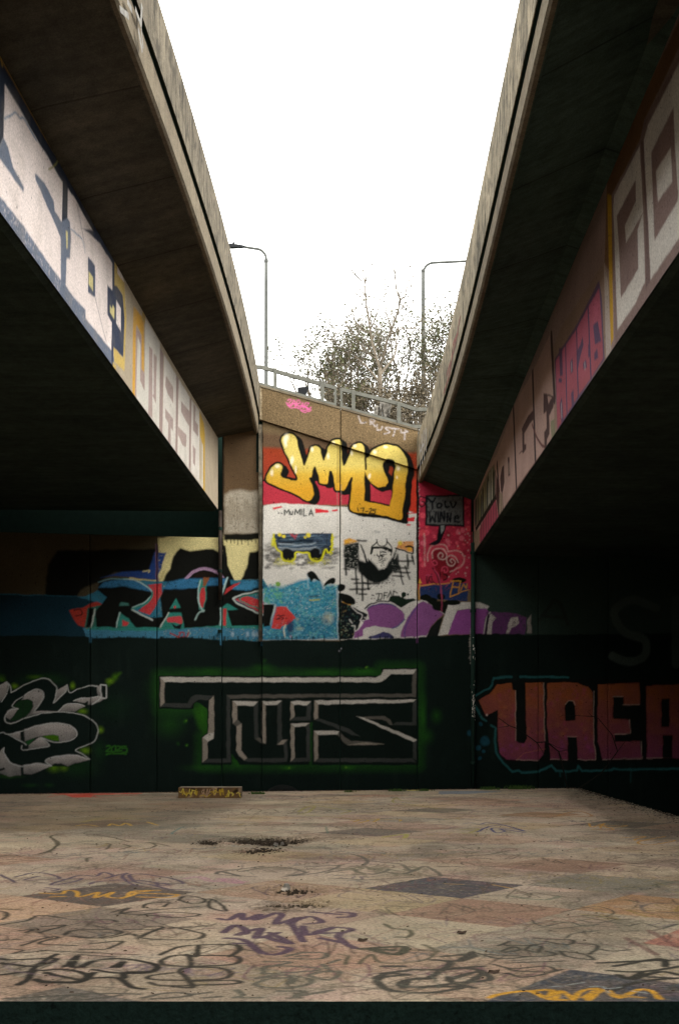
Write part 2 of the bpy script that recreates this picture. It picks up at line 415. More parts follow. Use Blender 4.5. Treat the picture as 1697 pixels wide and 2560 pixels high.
def text_strokes(d, x0, y0, sx, sy, w, col, **k):
    for st in d.split('|'):
        P = ' '.join('%g,%g' % (x0+float(p.split(',')[0])*sx, y0+float(p.split(',')[1])*sy) for p in st.split())
        W.line(P, w, col, smooth=False, **k)
W.lines('905,1100 912,1130|935,1105 965,1100 950,1140|975,1135 995,1133|1010,1115 1030,1108 1030,1125 1008,1150 1035,1150|1068,1118 1045,1115 1042,1130 1062,1132 1062,1150 1038,1155', 2.8, BLK, smooth=False)
W.lines('200,1150 203,1152|225,1153 229,1155|250,1168 252,1125 272,1150 292,1120 296,1165|305,1140 308,1165 325,1165 328,1138|345,1165 350,1120 368,1155 390,1115 388,1165|405,1118 403,1165|425,1112 422,1178 445,1172|470,1170 488,1118 508,1172|472,1155 502,1152', 2.8, BLK, smooth=False)
I('')
for q in ('150,1100 225,1088 232,1100 155,1120', '525,1108 640,1120 655,1140 530,1150', '675,1118 725,1112 728,1130 675,1135', '1350,1190 1412,1180 1412,1222 1350,1218', '1340,1248 1378,1250 1375,1262 1340,1262', '1350,1150 1418,1140 1418,1152 1350,1155'):
    W.poly(q, 'cc3038')
# stained vertical drain streak
for k in range(5): W.line('%d,560 %d,880' % (722+k*9, 720+k*9), 1.6, '6b5220', 1, .55)
W.line('758,240 755,500', 2, '4a3b28'); W.line('755,900 752,1340', 2, '8d8170', alpha=.8); W.line('722,960 722,1340', 1.2, '9c9180', alpha=.6)
W.line('1060,1315 1090,1320', 5, '7a7a78', 3, .6)
# tags on the parapet
I('pink_tag')
W.lines('285,150 310,140 300,170 280,190 320,200 330,150 345,160 350,210 372,150 395,170 360,190 400,215 415,170 420,220 440,175 470,180 445,205 465,230 440,260 400,240|275,170 310,220 360,215 430,240 490,215|290,200 330,180 380,200 430,200 480,240|400,190 450,220 490,240 460,255', 2.4, 'd25f97', 1.2, .85, speck=.15)
I('white_tag')
W.lines('910,290 925,330 935,355 975,350|1015,370 1018,318 1050,325 1045,348 1020,348 1060,388|1075,370 1080,410 1110,415 1125,385|1185,395 1150,400 1185,430 1140,450|1200,400 1270,405|1235,405 1220,470|1290,410 1295,440 1350,430 1330,420|1325,440 1318,500', 2.8, 'b9b2b4', 1.5, .7, speck=.2)
I('')
# --- stone grey joints
W.frame(PX)
W.poly([(647, 940), (655, 940), (655, 1600), (647, 1600)], '9a8a70', speck=.05)
W.line([(656.5, 1080), (656.5, 1440)], 2.5, '15120e', smooth=False)
W.poly([(549, 1000), (559, 1000), (559, 1600), (549, 1600)], '2e251c')
for k in range(40): W.spot(random.uniform(550, 558), random.uniform(1330, 1480), 2.2, '9a8c74', .8)
W.poly([(1041, 1200), (1047, 1200), (1047, 1460), (1041, 1460)], '1a1512')
for k in range(26): W.spot(1046+random.random()*3, random.uniform(1215, 1390), 2, '9c948a', .7)

# --- car painting (buffed at the top)
W.frame(FK); I('car_painting')
for k in range(520):
    x = random.uniform(70, 1430); y = random.gauss(500, 150)
    if y > 770 or y < 110 or (y < 350 and 200 < x < 1340): continue
    W.line([(x, y), (x+random.uniform(30, 100), y+random.uniform(-25, 10))], random.uniform(1.5, 4.5), random.choice(['3a3a3a', '555048', '2a2b2c']), 2.2, random.uniform(.25, .7), smooth=False)
W.poly('230,110 1340,100 1340,470 1230,480 1180,520 1130,600 1030,610 950,560 900,470 690,460 640,560 560,610 450,600 400,520 380,430 300,360', '23262a')
W.poly('280,110 1330,100 1320,330 1060,380 340,360 290,250', '39485a', speck=.35)
W.poly('320,170 1000,180 1000,300 340,300', '1b2530', speck=.2)
W.lines('340,290 520,300 700,320 900,310 1040,280|340,360 500,380 700,385 900,380 1050,350', 3, 'a6b0b6', 1.5, .8)
W.line('330,400 700,410 1050,395', 3.5, '8d959a', 2, .6)
for k in range(60): W.line([(random.uniform(300, 1250), y := random.uniform(130, 420)), (random.uniform(300, 1280), y+10)], 1.2, random.choice(['5f7d93', '101417', '8fa3ad', '101417']), 1, .35, smooth=False)
W.spot(510, 500, 17, '0f1112', 1, .15); W.spot(1050, 500, 18, '0f1112', 1, .15); W.line('1080,360 1130,420 1130,480', 3, '7d8a92', 2, .6)
for x, y, r in ((370, 120, 6), (440, 155, 5), (900, 130, 7), (840, 175, 4)): W.spot(x, y, r, 'd8c437', .9, .4)
W.lines('560,110 620,170 690,115|580,150 680,160|600,120 650,200', 3, 'a8434a', 1.5, .8)
W.line('260,110 250,200 265,300 320,410 385,450 400,540 440,610 540,625 620,600 660,540 680,460 800,465 900,470 930,560 1000,620 1100,625 1160,560 1200,430 1230,410 1260,460 1310,440 1350,330 1350,120', 4.5, 'c3bd24', 1.2)
for k in range(130):
    x = random.choice([random.uniform(300, 640), random.uniform(880, 1280)]); y = random.uniform(560, 680)
    W.line([(x, y), (x+random.uniform(-50, 50), y+random.uniform(0, 50))], 1.5, 'b8b22a', 1, .5, smooth=False)
for k in range(30): W.line([(random.uniform(195, 270), y := random.uniform(180, 340)), (random.uniform(210, 290), y+random.uniform(-20, 50))], 2, 'c3bd24', 1, .7, smooth=False)
for k in range(30): W.line([(random.uniform(1330, 1390), y := random.uniform(150, 480)), (random.uniform(1300, 1380), y+random.uniform(-20, 50))], 2, 'c3bd24', 1, .7, smooth=False)
I('')

# --- moustached lower face, buffed above
W.frame(FL)
W.poly('150,150 260,110 420,180 250,230 140,250', 'd69c3a', soft=2, speck=.1)
W.poly('1150,180 1450,170 1450,380 1300,350 1130,300', 'cf8d4e', soft=2, speck=.1); W.spot(1190, 200, 8, 'd8c23a', .8); W.spot(1370, 320, 8, 'd9a02c', .9)
I('portrait_painting')
W.poly('150,240 430,190 440,300 420,400 440,520 400,700 330,690 160,660 130,400', '151a17', soft=3, speck=.1)
W.poly('430,190 1130,180 1100,350 1000,560 900,690 780,690 600,560 430,520', 'cfc9be')
W.poly('380,500 450,525 560,560 640,530 740,620 800,700 850,680 940,640 1000,560 1080,640 1060,760 960,880 820,960 700,960 560,880 420,740', '101412', soft=3)
W.poly('940,640 1010,520 1130,300 1150,300 1140,420 1180,640 1170,740 1040,760', '1a1e1c', soft=3, speck=.15)
W.poly('440,220 470,230 560,470 600,590 560,590 500,400', '15181a', soft=1)
W.poly('590,480 620,520 700,620 600,590', '101412', soft=1)
W.line('755,140 760,200 800,250 850,265 920,250 955,200 950,140', 2.8, '20221f')
W.line('755,180 700,240 655,290 650,400', 3, '20221f'); W.line('955,180 1010,240 1045,320 1020,430', 3, '20221f')
W.poly('650,290 760,270 850,280 930,270 1045,330 1040,390 960,350 850,320 760,320 690,320 680,400 650,420', '151816', smooth=True)
W.poly('690,330 850,335 930,370 830,385 700,380', 'cfc9be')
W.line('820,370 930,375', 3.2, '151816')
for k in range(150): W.spot(random.gauss(850, 45), random.gauss(500, 70), random.uniform(1, 2.6), random.choice(['171a18', '171a18', 'cfc9be']), .8, .6)
W.line('760,410 790,450 860,430 950,410', 2, '20221f', taper=True)
for x in (180, 370, 480, 590, 1190, 1330, 1420):
    top = {180: 620, 370: 680, 480: 740, 590: 900, 1190: 640, 1330: 430, 1420: 420}[x]; b = {180: 800, 370: 1150, 480: 1280, 590: 1080, 1190: 760, 1330: 640, 1420: 500}[x]
    W.line([(x, top), (x+8, (top+b)/2), (x+14, b)], 5, '171a18', 1.6, .95)
W.lines('1200,760 1210,850 1250,975|1300,640 1340,780 1380,885|1420,480 1450,600|1150,420 1170,700', 4.2, '171a18', 1.6, .95)
for x0, x1, y in ((160, 250, 690), (290, 420, 885), (260, 620, 1065), (430, 560, 1160), (500, 800, 960), (340, 600, 960), (1180, 1440, 540), (1190, 1350, 670), (1100, 1380, 750), (1060, 1250, 820), (400, 560, 160)):
    W.line([(x0, y), (x1, y+6)], 4.8, '171a18', 1.8, .9)
W.line('1110,300 1250,350 1400,400 1440,390 1440,300 1380,270 1300,280', 4, '171a18')
W.lines('1140,330 1300,390 1460,440|1215,380 1215,450|1300,400 1300,480|1145,340 1090,500', 2, 'cfc9be', 1, .9)
for k in range(140): W.spot(random.uniform(600, 1100), random.gauss(930, 60), random.uniform(1, 3), '1a1d1b', .55, .8)
I('small_lettering')
W.lines('655,1245 660,1248|705,1240 710,1242|660,1180 700,1185|745,1155 860,1150 840,1260 745,1275|800,1155 775,1270|885,1250 905,1130 960,1140|895,1190 940,1190|960,1225 1020,1120 1035,1220|1060,1190 1080,1105 1140,1140', 2.6, BLK, smooth=False)
I('')
W.poly('980,1290 1000,1210 1060,1190 1180,1190 1240,1230 1330,1250 1440,1240 1500,1270 1300,1360 1210,1420 1100,1350', '17251a', soft=1)
W.spot(1265, 1170, 7, '17251a', 1, .15); W.spot(1340, 1165, 3, '17251a', 1, .3); W.line('1250,1200 1240,1260', 6, '17251a')

# --- black limbs and dark figure beside the joint
W.frame(FL)
W.poly('20,1030 40,980 100,965 170,990 170,1060 130,1105 50,1110', '11120f', smooth=True)
W.poly('40,1160 150,1150 280,1200 350,1280 340,1350 250,1370 120,1310', '11120f', smooth=True)
W.line('120,1310 180,1350 260,1365', 3, 'c8923c')
W.poly('40,1130 110,1310 300,1390 470,1490 600,1540 560,1640 460,1660 420,1800 350,1900 310,1990 40,2010', '14181a')
for k in range(170):
    W.spot(random.uniform(60, 400), random.uniform(1350, 1960), random.uniform(1, 3.2), random.choice(['2c4a45', '8a927c', '24303c', '101412', '101412', '4b6f5a', '7b6c48']), .7, .7)
W.lines('290,1390 360,1470 470,1540 490,1590 450,1650 530,1650 480,1750 400,1860|520,1450 590,1490 600,1600 610,1640 540,1600', 2, 'c9c3c0', 1)
W.lines('250,1640 300,1700|300,1750 360,1760 350,1840', 3, 'b9b6ae', 1)
# --- purple lettering
I('purple_lettering')
W.poly('520,1450 640,1360 780,1310 920,1290 1060,1330 1200,1420 1290,1400 1500,1290 1700,1270 1700,1990 330,1990 350,1850 420,1830 500,1740 560,1640 600,1500', 'c6c0b8')
W.line('530,1430 640,1350 760,1305 880,1292 990,1300', 3, '15151a')
W.poly('560,1450 680,1370 820,1340 980,1345 1130,1400 1240,1480 1290,1560 1270,1630 1180,1730 1060,1810 900,1780 700,1760 560,1790 500,1830 500,1950 330,1985 350,1880 420,1840 500,1720 530,1650 620,1640 600,1500', '845082', smooth=False)
W.line('590,1420 700,1365 850,1340 1000,1350 1120,1395', 3.5, '4d3a70', 1, .9)
W.line('1050,1810 1170,1745 1270,1630', 3, '4d4480', 1, .9)
W.poly('600,1960 760,1920 890,1860 980,1880 1080,1960 1060,1990 600,1990', '3c3a62')
W.frame(FM)
W.poly('-60,1640 60,1470 130,1445 250,1500 370,1600 300,1660 220,1740 165,1850 -140,1870 -120,1780', '845082')
W.line('-90,1870 -80,1760 -20,1620 60,1500', 2.5, '4d4480', 1, .8)
W.poly('370,1620 300,1670 220,1750 170,1850 160,1900 320,1900 330,1760', '191c1a')
W.line('100,1435 160,1440 280,1520 390,1600', 2.5, 'c6c0b8')
W.poly('390,1600 430,1480 520,1455 680,1450 800,1450 915,1500 880,1540 760,1520 540,1550 430,1830 310,1850', 'c6c0b8', speck=.05)
W.poly('540,1555 660,1535 880,1525 910,1580 860,1660 850,1830 420,1835 470,1700', '8a4a88')
W.poly('880,1560 1250,1590 1360,1640 1340,1830 860,1835', '5e3560', speck=.2)
W.line('920,1570 880,1650 860,1740 855,1830', 3, 'a8a29c')
W.poly('925,1580 990,1640 950,1690 940,1830 890,1830 900,1700', 'b4aca2', speck=.3); W.line('905,1600 885,1720 880,1830', 4, '151518')
W.poly('1170,1640 1250,1620 1270,1700 1230,1740 1180,1760 1150,1830 1120,1830 1140,1720', 'b4aca2', speck=.3)
W.poly('1370,1660 1410,1600 1415,1820 1360,1815', '8d867e', speck=.2)
I('')
for k in range(80): W.spot(random.uniform(1240, 1300), random.uniform(1850, 2150), random.uniform(1, 4), '6e665c', .5, .6, speck=.3)
for x, y in ((1450, 1900), (1470, 1940), (1280, 2090), (1460, 2150)): W.poly([(x-15, y-25), (x+15, y-10), (x+20, y+30), (x-5, y+20)], '9a9288', soft=2, speck=.2)
# pink panel details
W.frame(FM)
W.poly('85,1260 330,1245 480,1215 660,1230 660,1440 90,1410', '25365e', speck=.04)
W.line('90,1180 85,1420', 3, 'c08a44'); W.line('85,1255 200,1245 440,1225', 3, 'c08a44'); W.poly('75,1220 90,1175 115,1225', 'd0a83c')
for x, y, rx, ry in ((160, 1400, 16, 9), (340, 1390, 12, 9), (560, 1190, 20, 8), (240, 1440, 14, 10), (330, 1500, 22, 14), (480, 1460, 24, 8)): W.spot(x, y, rx, '11150f', 1, .2, ry=ry)
W.poly('90,1410 200,1440 430,1465 390,1600 280,1520 160,1440', '11150f')
W.lines('455,1205 575,1200 545,1350 450,1385 490,1200|480,1270 560,1280|575,1320 610,1240 640,1290 650,1240', 3, 'b9832c', 1, .95, smooth=False)
W.line('450,1385 660,1310', 2.5, 'b9832c', smooth=False)
W.line('145,640 150,1020', 4, 'c7a9a0', 2, .6, speck=.4)
I('heart_painting')
W.poly('190,900 200,830 280,770 380,770 430,830 460,850 520,830 590,860 620,930 600,1010 520,1080 440,1130 330,1080 230,980', 'b63b4c', smooth=True)
W.poly('230,950 250,860 330,820 420,900 500,950 560,960 520,1050 430,1140 380,1190 300,1100', '7b1c26', smooth=True)
W.line('190,960 185,880 220,800 300,765 390,780 430,840', 3, 'c8a79e', 1.5, .8, speck=.2)
W.line('430,850 520,835 590,870 620,940 590,1010 520,1060 450,1090', 3, 'c8a79e', 1.5, .8, speck=.2)
W.line('240,930 240,860 300,815 380,830 410,880 390,935 340,940 305,900 330,865 365,880 355,915', 3, 'cfb2aa', 1.2, .85, speck=.15)
W.line('545,980 520,920 460,895 410,930 420,1000 480,1020 510,980 480,940 450,960 470,985', 3, 'cfb2aa', 1.2, .85, speck=.15)
W.line('300,990 270,955 240,970 260,1010 300,1000', 2.5, 'c2445c'); W.line('350,1080 360,1035 410,1035 420,1080 385,1095 375,1065', 2.5, 'c2445c')
W.lines('240,1040 300,1150 330,1240|225,1120 240,1200 290,1240|170,1150 180,1230 210,1150 200,1190 240,1230|330,1100 330,1230|370,1120 410,1130 410,1170 370,1190', 3, '1d1316', 1.2, .9)
W.lines('260,1060 320,1160 335,1230|160,1140 230,1130|340,1240 350,1420|430,1230 400,1260|345,1300 355,1560', 2.2, 'b04866', 1.2, .8)
I('speech_bubble')
W.poly('160,180 620,170 620,560 400,550 385,640 330,740 270,780 190,770 290,700 310,550 155,545', '15161a')
W.poly('185,200 600,190 600,535 180,520', '666664', speck=.25)
W.poly('335,540 380,540 375,600 345,650', '8a8a88', speck=.1)
W.lines('185,215 240,260 270,215|240,260 245,345|330,275 300,290 305,330 345,320 345,285 320,275|385,250 395,325 435,320|450,260 480,330 520,260', 4.5, '14151a', 1)
W.lines('200,380 215,500 240,430 270,500 285,380|310,385 315,490|335,490 340,380 380,490 385,380|415,500 415,400 450,500 460,400|500,450 550,450 540,420 505,430 505,500 560,500', 4.5, '14151a', 1, smooth=False)
W.line('155,210 90,200 80,270 110,320 150,300 150,265 120,260', 3.2, '16161a')
I('')

# --- left part: black shapes over cream, blue stripe, pale arch
W.frame(F3)
W.poly('320,1180 880,1170 870,1260 800,1310 640,1300 560,1350 450,1400 430,1440 250,1440 270,1260', '12130f', soft=3)
W.poly('1010,1165 1060,1180 1190,1170 1250,1200 1310,1380 900,1370 950,1280 970,1210', '12130f', soft=2)
W.poly('1245,1150 1262,1150 1275,1260 1310,1340 1305,1380 1245,1370', '12130f', soft=1)
W.poly('1395,1190 1450,1175 1455,1340 1345,1345 1380,1270', '12130f', soft=2)
W.poly('865,1190 930,1190 880,1345 640,1320 560,1330 680,1300 830,1290', '26427e', soft=1.5, speck=.05)
W.line('800,1295 835,1290 832,1300', 3, 'cdbf86'); W.line('730,1335 880,1350 920,1300', 5, 'bdae74')
W.line('878,1150 880,1360', 7, '6a5064', 1, .9)
W.line('1040,1340 1080,1300 1140,1282 1200,1295 1245,1330', 7, 'ab8aa6', 1); W.poly('1070,1340 1110,1305 1150,1297 1200,1310 1230,1340', '1e1612')
# --- RAK block lettering
W.frame(FD)
W.poly('-500,230 180,250 400,130 700,150 1400,130 1430,190 1520,200 1392,200 1392,560 -500,540', '2d6a80', speck=.03)
W.poly('-450,540 -450,240 120,250 280,300 300,540', '17323e')
W.poly('160,470 560,460 900,470 1100,450 1420,450 1700,500 1700,548 180,535', '3f7690', speck=.18)
W.poly('180,440 1440,430 1450,475 1000,465 600,490 180,480', '2f7a6e', speck=.05)
I('block_lettering')
W.poly('60,345 160,330 200,300 250,285 300,310 310,370 240,380 190,470 130,450 90,400', '9c3428', soft=1.5, speck=.05)
W.line('100,350 140,345 150,380 110,385', 2.5, '3a1512')
W.poly('190,330 320,300 300,380 230,470 170,465', '2c5f52')
W.poly('250,460 240,360 320,260 260,210 270,150 400,130 520,135 600,180 630,230 610,290 490,340 560,370 620,400 700,390 690,250 740,150 980,120 1165,120 1170,170 1230,150 1340,130 1400,150 1420,210 1190,270 1400,370 1420,310 1480,300 1450,440 1300,455 1110,450 900,470 640,465 500,465', '10120f')
W.poly('200,330 245,335 215,465 180,465', '10120f'); W.line('238,338 232,380 212,465', 3, 'b5bdb6')
# blue tops
W.poly('265,190 300,150 420,135 520,138 590,175 620,215 560,205 430,180 330,190', '356f96', soft=2, speck=.12)
W.poly('710,190 750,150 850,130 1150,125 1130,170 1010,180 850,200 720,200', '356f96', soft=2, speck=.12)
W.poly('1170,200 1240,150 1340,135 1400,155 1400,180 1280,210', '3e7fa2', soft=2, speck=.12)
W.line('440,135 520,140 600,185 632,225 620,260 580,290 500,330', 2.6, 'a9c2bd'); W.line('265,150 340,132 460,133', 2, '6f9ea5')
# counters
W.poly('600,170 700,165 700,230 660,310 620,380 540,350 620,270 640,220', 'b8393b', speck=.05); W.line('634,225 615,280 500,340', 5, '2f7a6e'); W.line('500,345 635,415', 3.2, 'b5bdb6')
W.poly('420,292 470,300 475,318 410,316', '3f6f66')
W.poly('410,360 390,460 520,465 470,400', '2f7a6e'); W.poly('430,410 475,430 460,452 430,455', 'b8393b'); W.line('412,362 388,460', 2.6, 'a9c2bd')
W.poly('795,265 830,330 750,335', '2f7a6e'); W.spot(788, 325, 3.5, 'b8393b', 1, .2)
W.poly('745,362 835,360 855,475 690,465', '2f7a6e'); W.poly('740,395 830,390 835,440 790,430 740,430', 'c2444a', smooth=True); W.poly('760,430 800,455 835,440 830,475 790,470', '15151a'); W.line('745,362 690,462', 2.6, 'b5bdb6')
W.poly('955,140 1010,130 1005,260 985,360 955,340 950,230', '2f7a6e'); W.poly('975,190 995,190 998,250 985,330 962,330 958,240', 'b8393b'); W.line('970,140 950,220 960,310 985,355', 3, 'a9c2bd'); W.line('990,350 955,365 930,415', 3, '9cb5ae')
W.poly('985,120 1030,122 1000,180 985,180', '8a5434')
W.line('1150,120 1125,190 1108,240', 4, 'a9c2bd'); W.poly('1140,200 1200,160 1240,150 1160,215 1130,235', 'b8393b')
W.poly('1200,268 1280,245 1430,290 1400,300 1395,370', 'b8393b', speck=.05); W.line('1400,205 1190,268 1400,380', 3.6, 'b5bdb6'); W.line('1400,225 1230,266 1390,345', 3, '2f7a6e')
W.poly('1105,330 1150,300 1225,340 1150,345 1180,455 1105,455', '2f7a6e'); W.poly('1120,335 1145,335 1140,450 1120,450', 'b8393b'); W.line('1105,330 1103,450', 2.6, 'a9c2bd')
W.line('1430,300 1480,300 1445,445', 3.4, 'b5bdb6'); W.line('880,110 940,70 1010,60 1080,80 1120,110', 0.1, '10120f')
W.poly('1490,310 1540,330 1660,400 1610,440 1560,450 1520,480 1460,470 1450,445', 'c23d38', speck=.04)
W.spot(1480, 480, 10, '15151a', .9, .3, ry=4)
W.lines('1492,385 1510,380 1508,395 1490,412 1515,410|1545,385 1522,388 1520,398 1540,400 1535,412 1515,412', 1.8, '15151a', smooth=False)
W.lines('760,505 790,515 820,535|820,500 850,500 850,530 815,530 830,505|885,500 870,535', 3, '9a2f2a')
for x in (1185, 1290, 1330, 1355): W.spot(x, 510, 6, 'a9bac4', .7, .8, ry=10)
I('')
# blue scrubbed patch
W.frame(FK)
W.poly('60,1110 200,1080 430,1110 560,1050 720,980 860,960 900,940 1000,980 1110,950 1180,1110 1240,1060 1440,1090 1450,2070 60,2090 60,1800 180,1820 300,1500 480,1480 660,1680 640,1800 400,1700 280,1430 60,1400', '33809a', soft=4, speck=.06)
W.poly('60,1420 240,1420 180,1830 60,1850', '10120f')
W.poly('320,1480 480,1470 660,1670 660,1730 560,1790 420,1830 380,1900 210,1870 240,1750', 'c23d38', speck=.03)
W.poly('60,1850 180,1830 240,1900 460,1920 620,1700 1440,1620 1440,2070 60,2090', '2f708c', speck=.15)
for k in range(1500):
    x, y = random.uniform(70, 1440), random.uniform(1050, 2060)
    if 60 < x < 640 and 1400 < y < 1900: continue
    W.spot(x, y, random.uniform(1., 4.5), random.choice(['4596ad', '6fb0bb', '1d4a63', '2a6b86', '57a09b', '74b2a0', '234e6e', '8ec2c8']), .45, .9)
for k in range(300):
    x, y = random.uniform(70, 1440), random.uniform(1050, 2000)
    if 60 < x < 640 and 1380 < y < 1900: continue
    W.line([(x, y), (x+random.uniform(-90, 90), y+random.uniform(-60, 60))], 1, random.choice(['8cc0c4', '1b4058', '5aa3b4', '70b088']), .8, .5, smooth=False)
for k in range(40): W.spot(random.uniform(90, 430), random.uniform(1120, 1400), 4, '6fae5c', .45, .9)
W.line('930,1345 1110,1335', 3.5, 'a9a84a', 1, .8); W.line('920,1290 1080,1270', 4, '26323c', 1.5, .7)
W.spot(1270, 1690, 20, 'b3ad93', .75, .8, speck=.1); W.spot(1240, 1740, 8, '3c6a86', .7, .8); W.spot(740, 1880, 13, '9aa68e', .7, .9, ry=8); W.spot(700, 1700, 7, 'a9a890', .6, .9)
W.spot(560, 1860, 12, '2a3656', .85, .6, ry=22); W.line('480,1800 440,1900 470,2040', 3, 'bdbfae'); W.spot(580, 2030, 5, 'b9a0b4', .7, .8)
W.poly('860,870 940,805 1020,850 1090,940 1110,990 1000,960 960,1010 920,950', '10130f', smooth=True); W.line('870,880 890,960 900,1100', 3, 'a5b3b5', 2, .6)
W.poly('1200,1050 1290,960 1380,925 1410,980 1370,1050 1300,1050 1190,1090', '10130f', smooth=True)
W.spot(330, 1045, 7, '6d9a3a', .95, .3)
W.lines('320,1640 360,1630 350,1680 310,1710 370,1700|450,1640 390,1645 395,1680 440,1690 400,1720', 2.2, '15151a')
# right edge of the patch is a clean vertical masking line
# --- black lower coat, with a ragged brushed edge
W.frame(PX)
edge = [(-400, 1588), (0, 1590), (120, 1589), (223, 1592), (230, 1597), (300, 1593), (390, 1596), (470, 1593), (553, 1601), (600, 1600), (653, 1604), (700, 1600), (760, 1602), (846, 1603), (870, 1597), (900, 1599), (1000, 1596), (1041, 1594), (1100, 1590), (1178, 1586), (1260, 1584), (1330, 1588), (1900, 1580)]
edge = [(x+random.uniform(-3, 3)+k*0, y) for x, y in edge for k in (0,)]
I(''); W.id[:][W.V < pm_wall(848, 1597)[1]] = 0
W.poly(edge+[(1900, 2300), (-400, 2300)], BLK, soft=1)
W.id[W.V < pm_wall(848, 1606)[1]] = 0
for k in range(150):
    x = random.uniform(-20, 1340); W.line([(x, 1592), (x+random.uniform(-1, 1), 1596+random.random()**2*16)], random.uniform(1, 3), BLK, .8, .9)
for x, y in ((851, 1622), (848, 1628)): W.spot(x, y, 3, 'a8a4ac', .8)
for x, y0, y1 in ((226, 1595, 1606), (552, 1598, 1612), (654, 1598, 1614), (1043, 1592, 1606)): W.line([(x, y0), (x, y1)], 3, '3f7690' if x < 900 else '8a4a88')
for k in range(60): W.spot(random.gauss(1178, 2.5), random.uniform(1570, 1660), random.uniform(1.5, 3.5), '9a9288', .8, .4)
# vague drips, roller marks of several near-black coats
for k in range(180):
    x = random.uniform(-60, 1800); y = random.uniform(1600, 1950)
    W.line([(x, y), (x+random.uniform(-3, 3), y+random.uniform(20, 90))], random.uniform(4, 16), random.choice(['141f1b', '0c1613', '18231e', '111c18']), 3, .4)

# --- chrome lettering on the black
W.frame(FE)
def glow(x, y, r, a=.6, c='2c6a18', ry=None): W.spot(x, y, r, c, a, 1.0, ry=ry, idset=False)
for x, y, r, a, ry in ((1230, 45, 60, .8, 14), (1000, 50, 80, .5, 14), (330, 45, 60, .45, 16), (640, 25, 50, .4, 18), (290, 300, 26, .9, 45), (190, 330, 9, .7, 9), (200, 470, 6, .9, 6), (150, 460, 8, .4, 8), (495, 560, 30, .8, 26), (780, 600, 26, .7, 9), (1130, 600, 30, .7, 10), (770, 330, 9, .8, 50), (1500, 390, 26, .8, 12), (1560, 300, 14, .6, 80), (1640, 300, 22, .4, 30), (1580, 420, 30, .4, 30), (980, 355, 26, .6, 8), (1150, 415, 22, .7, 8), (1240, 20, 5, .9, 5), (650, -18, 8, .4, 8), (100, 350, 60, .3, 50), (60, 150, 60, .2, 60), (300, 600, 80, .3, 14)):
    glow(x, y, r, a, ry=ry)
for x, y, r in ((1235, 20, 4), (196, 328, 3), (200, 472, 2.5), (1115, 598, 5), (790, 600, 5), (300, 245, 7)): glow(x, y, r, .9, '6f9a2c')
W.poly('235,260 330,210 325,400 300,410 270,360', '2c5c14', soft=5, alpha=.6)
I('chrome_lettering')
for q in ('38,68 1320,68 1320,25 1535,25 1535,585 920,585 925,335 905,345 905,585 500,585 455,520 455,585 285,585 285,420 320,400 320,262 250,215 235,262 38,262',):
    W.line(q, 26, '24561a', 12, .5, smooth=False, closed=True, speck=.12); W.id[W.id == 8] = 0; W.poly(q, '0f1915')
B1, B2, B3, B4 = 'b9b2a8', '8c8276', '57534c', '383a37'
T = [('48,75 72,106 1310,105 1345,90 1375,60 1500,58 1523,33 1335,32 1318,62 1290,78 640,80', B1), ('48,75 72,106 72,225 48,250', B2), ('48,250 72,225 205,228 225,190 255,178 355,182 325,208 265,208 240,225 225,252', B4),
 ('357,182 357,400 352,435 320,452 320,425 325,400 330,210', B2), ('357,395 352,435 320,452 290,425 325,405', B1), ('290,425 320,452 320,548 290,572', B2), ('290,572 320,548 428,548 450,572', B4), ('428,178 450,200 450,572 428,548', B4), ('428,178 1500,172 1523,190 450,200', B3), ('1500,58 1523,33 1523,190 1500,172', B3),
 ('462,215 610,215 585,240 488,240', B1), ('462,215 488,240 488,325 462,345', B2), ('462,345 488,325 515,345 515,375 485,360', B3), ('485,360 515,345 515,500 545,545 530,560 500,530 485,500', B2), ('545,545 765,545 780,568 550,568 528,558', B4), ('610,215 585,240 588,435 610,425', B4), ('588,435 610,425 640,440 640,462', B3),
 ('632,215 655,238 655,462 632,450', B2), ('632,215 748,215 722,238 655,238', B1), ('748,215 722,238 722,462 748,440', B4), ('722,464 748,440 780,440 760,464', B2), ('780,440 780,568 760,545 760,464', B4),
 ('798,215 915,215 890,238 820,238', B1), ('798,215 820,238 820,305 798,325', B2), ('798,325 820,305 890,305 915,325', B4), ('915,215 915,325 890,305 890,238', B4), ('798,342 910,342 888,362 822,362', B1), ('798,342 822,362 822,548 800,568', B2), ('800,568 822,545 890,545 912,568', B4), ('910,342 912,568 890,545 888,362', B4),
 ('934,212 1523,205 1500,222 957,236', B1), ('934,212 957,236 957,315 934,322', B2), ('934,322 957,315 1130,372 1200,420 1150,408', B4), ('934,385 1080,388 1070,408 957,410', B1), ('934,385 957,410 957,545 934,568', B2), ('934,568 957,545 1500,545 1523,568', B4), ('1523,205 1525,355 1502,338 1502,222', B4), ('1525,440 1525,555 1503,545 1503,450', B4),
 ('1180,305 1225,312 1527,440 1505,452', B1), ('1215,305 1340,303 1370,320 1385,352 1368,352 1345,325 1235,320', B3), ('1385,352 1400,338 1502,338 1525,355', B4), ('1080,388 1070,408 1095,445 1130,468 1335,465 1250,448 1150,445 1110,425', B3), ('1130,468 1335,465 1230,452', B2)]
for q, c in T: W.poly(q, c, soft=.6)
W.lines('230,250 245,225 270,214', 2, '0c100d')
for k in range(16):
    x = random.uniform(60, 1500); W.spot(x, 92, 2, B4, .4)
I('')
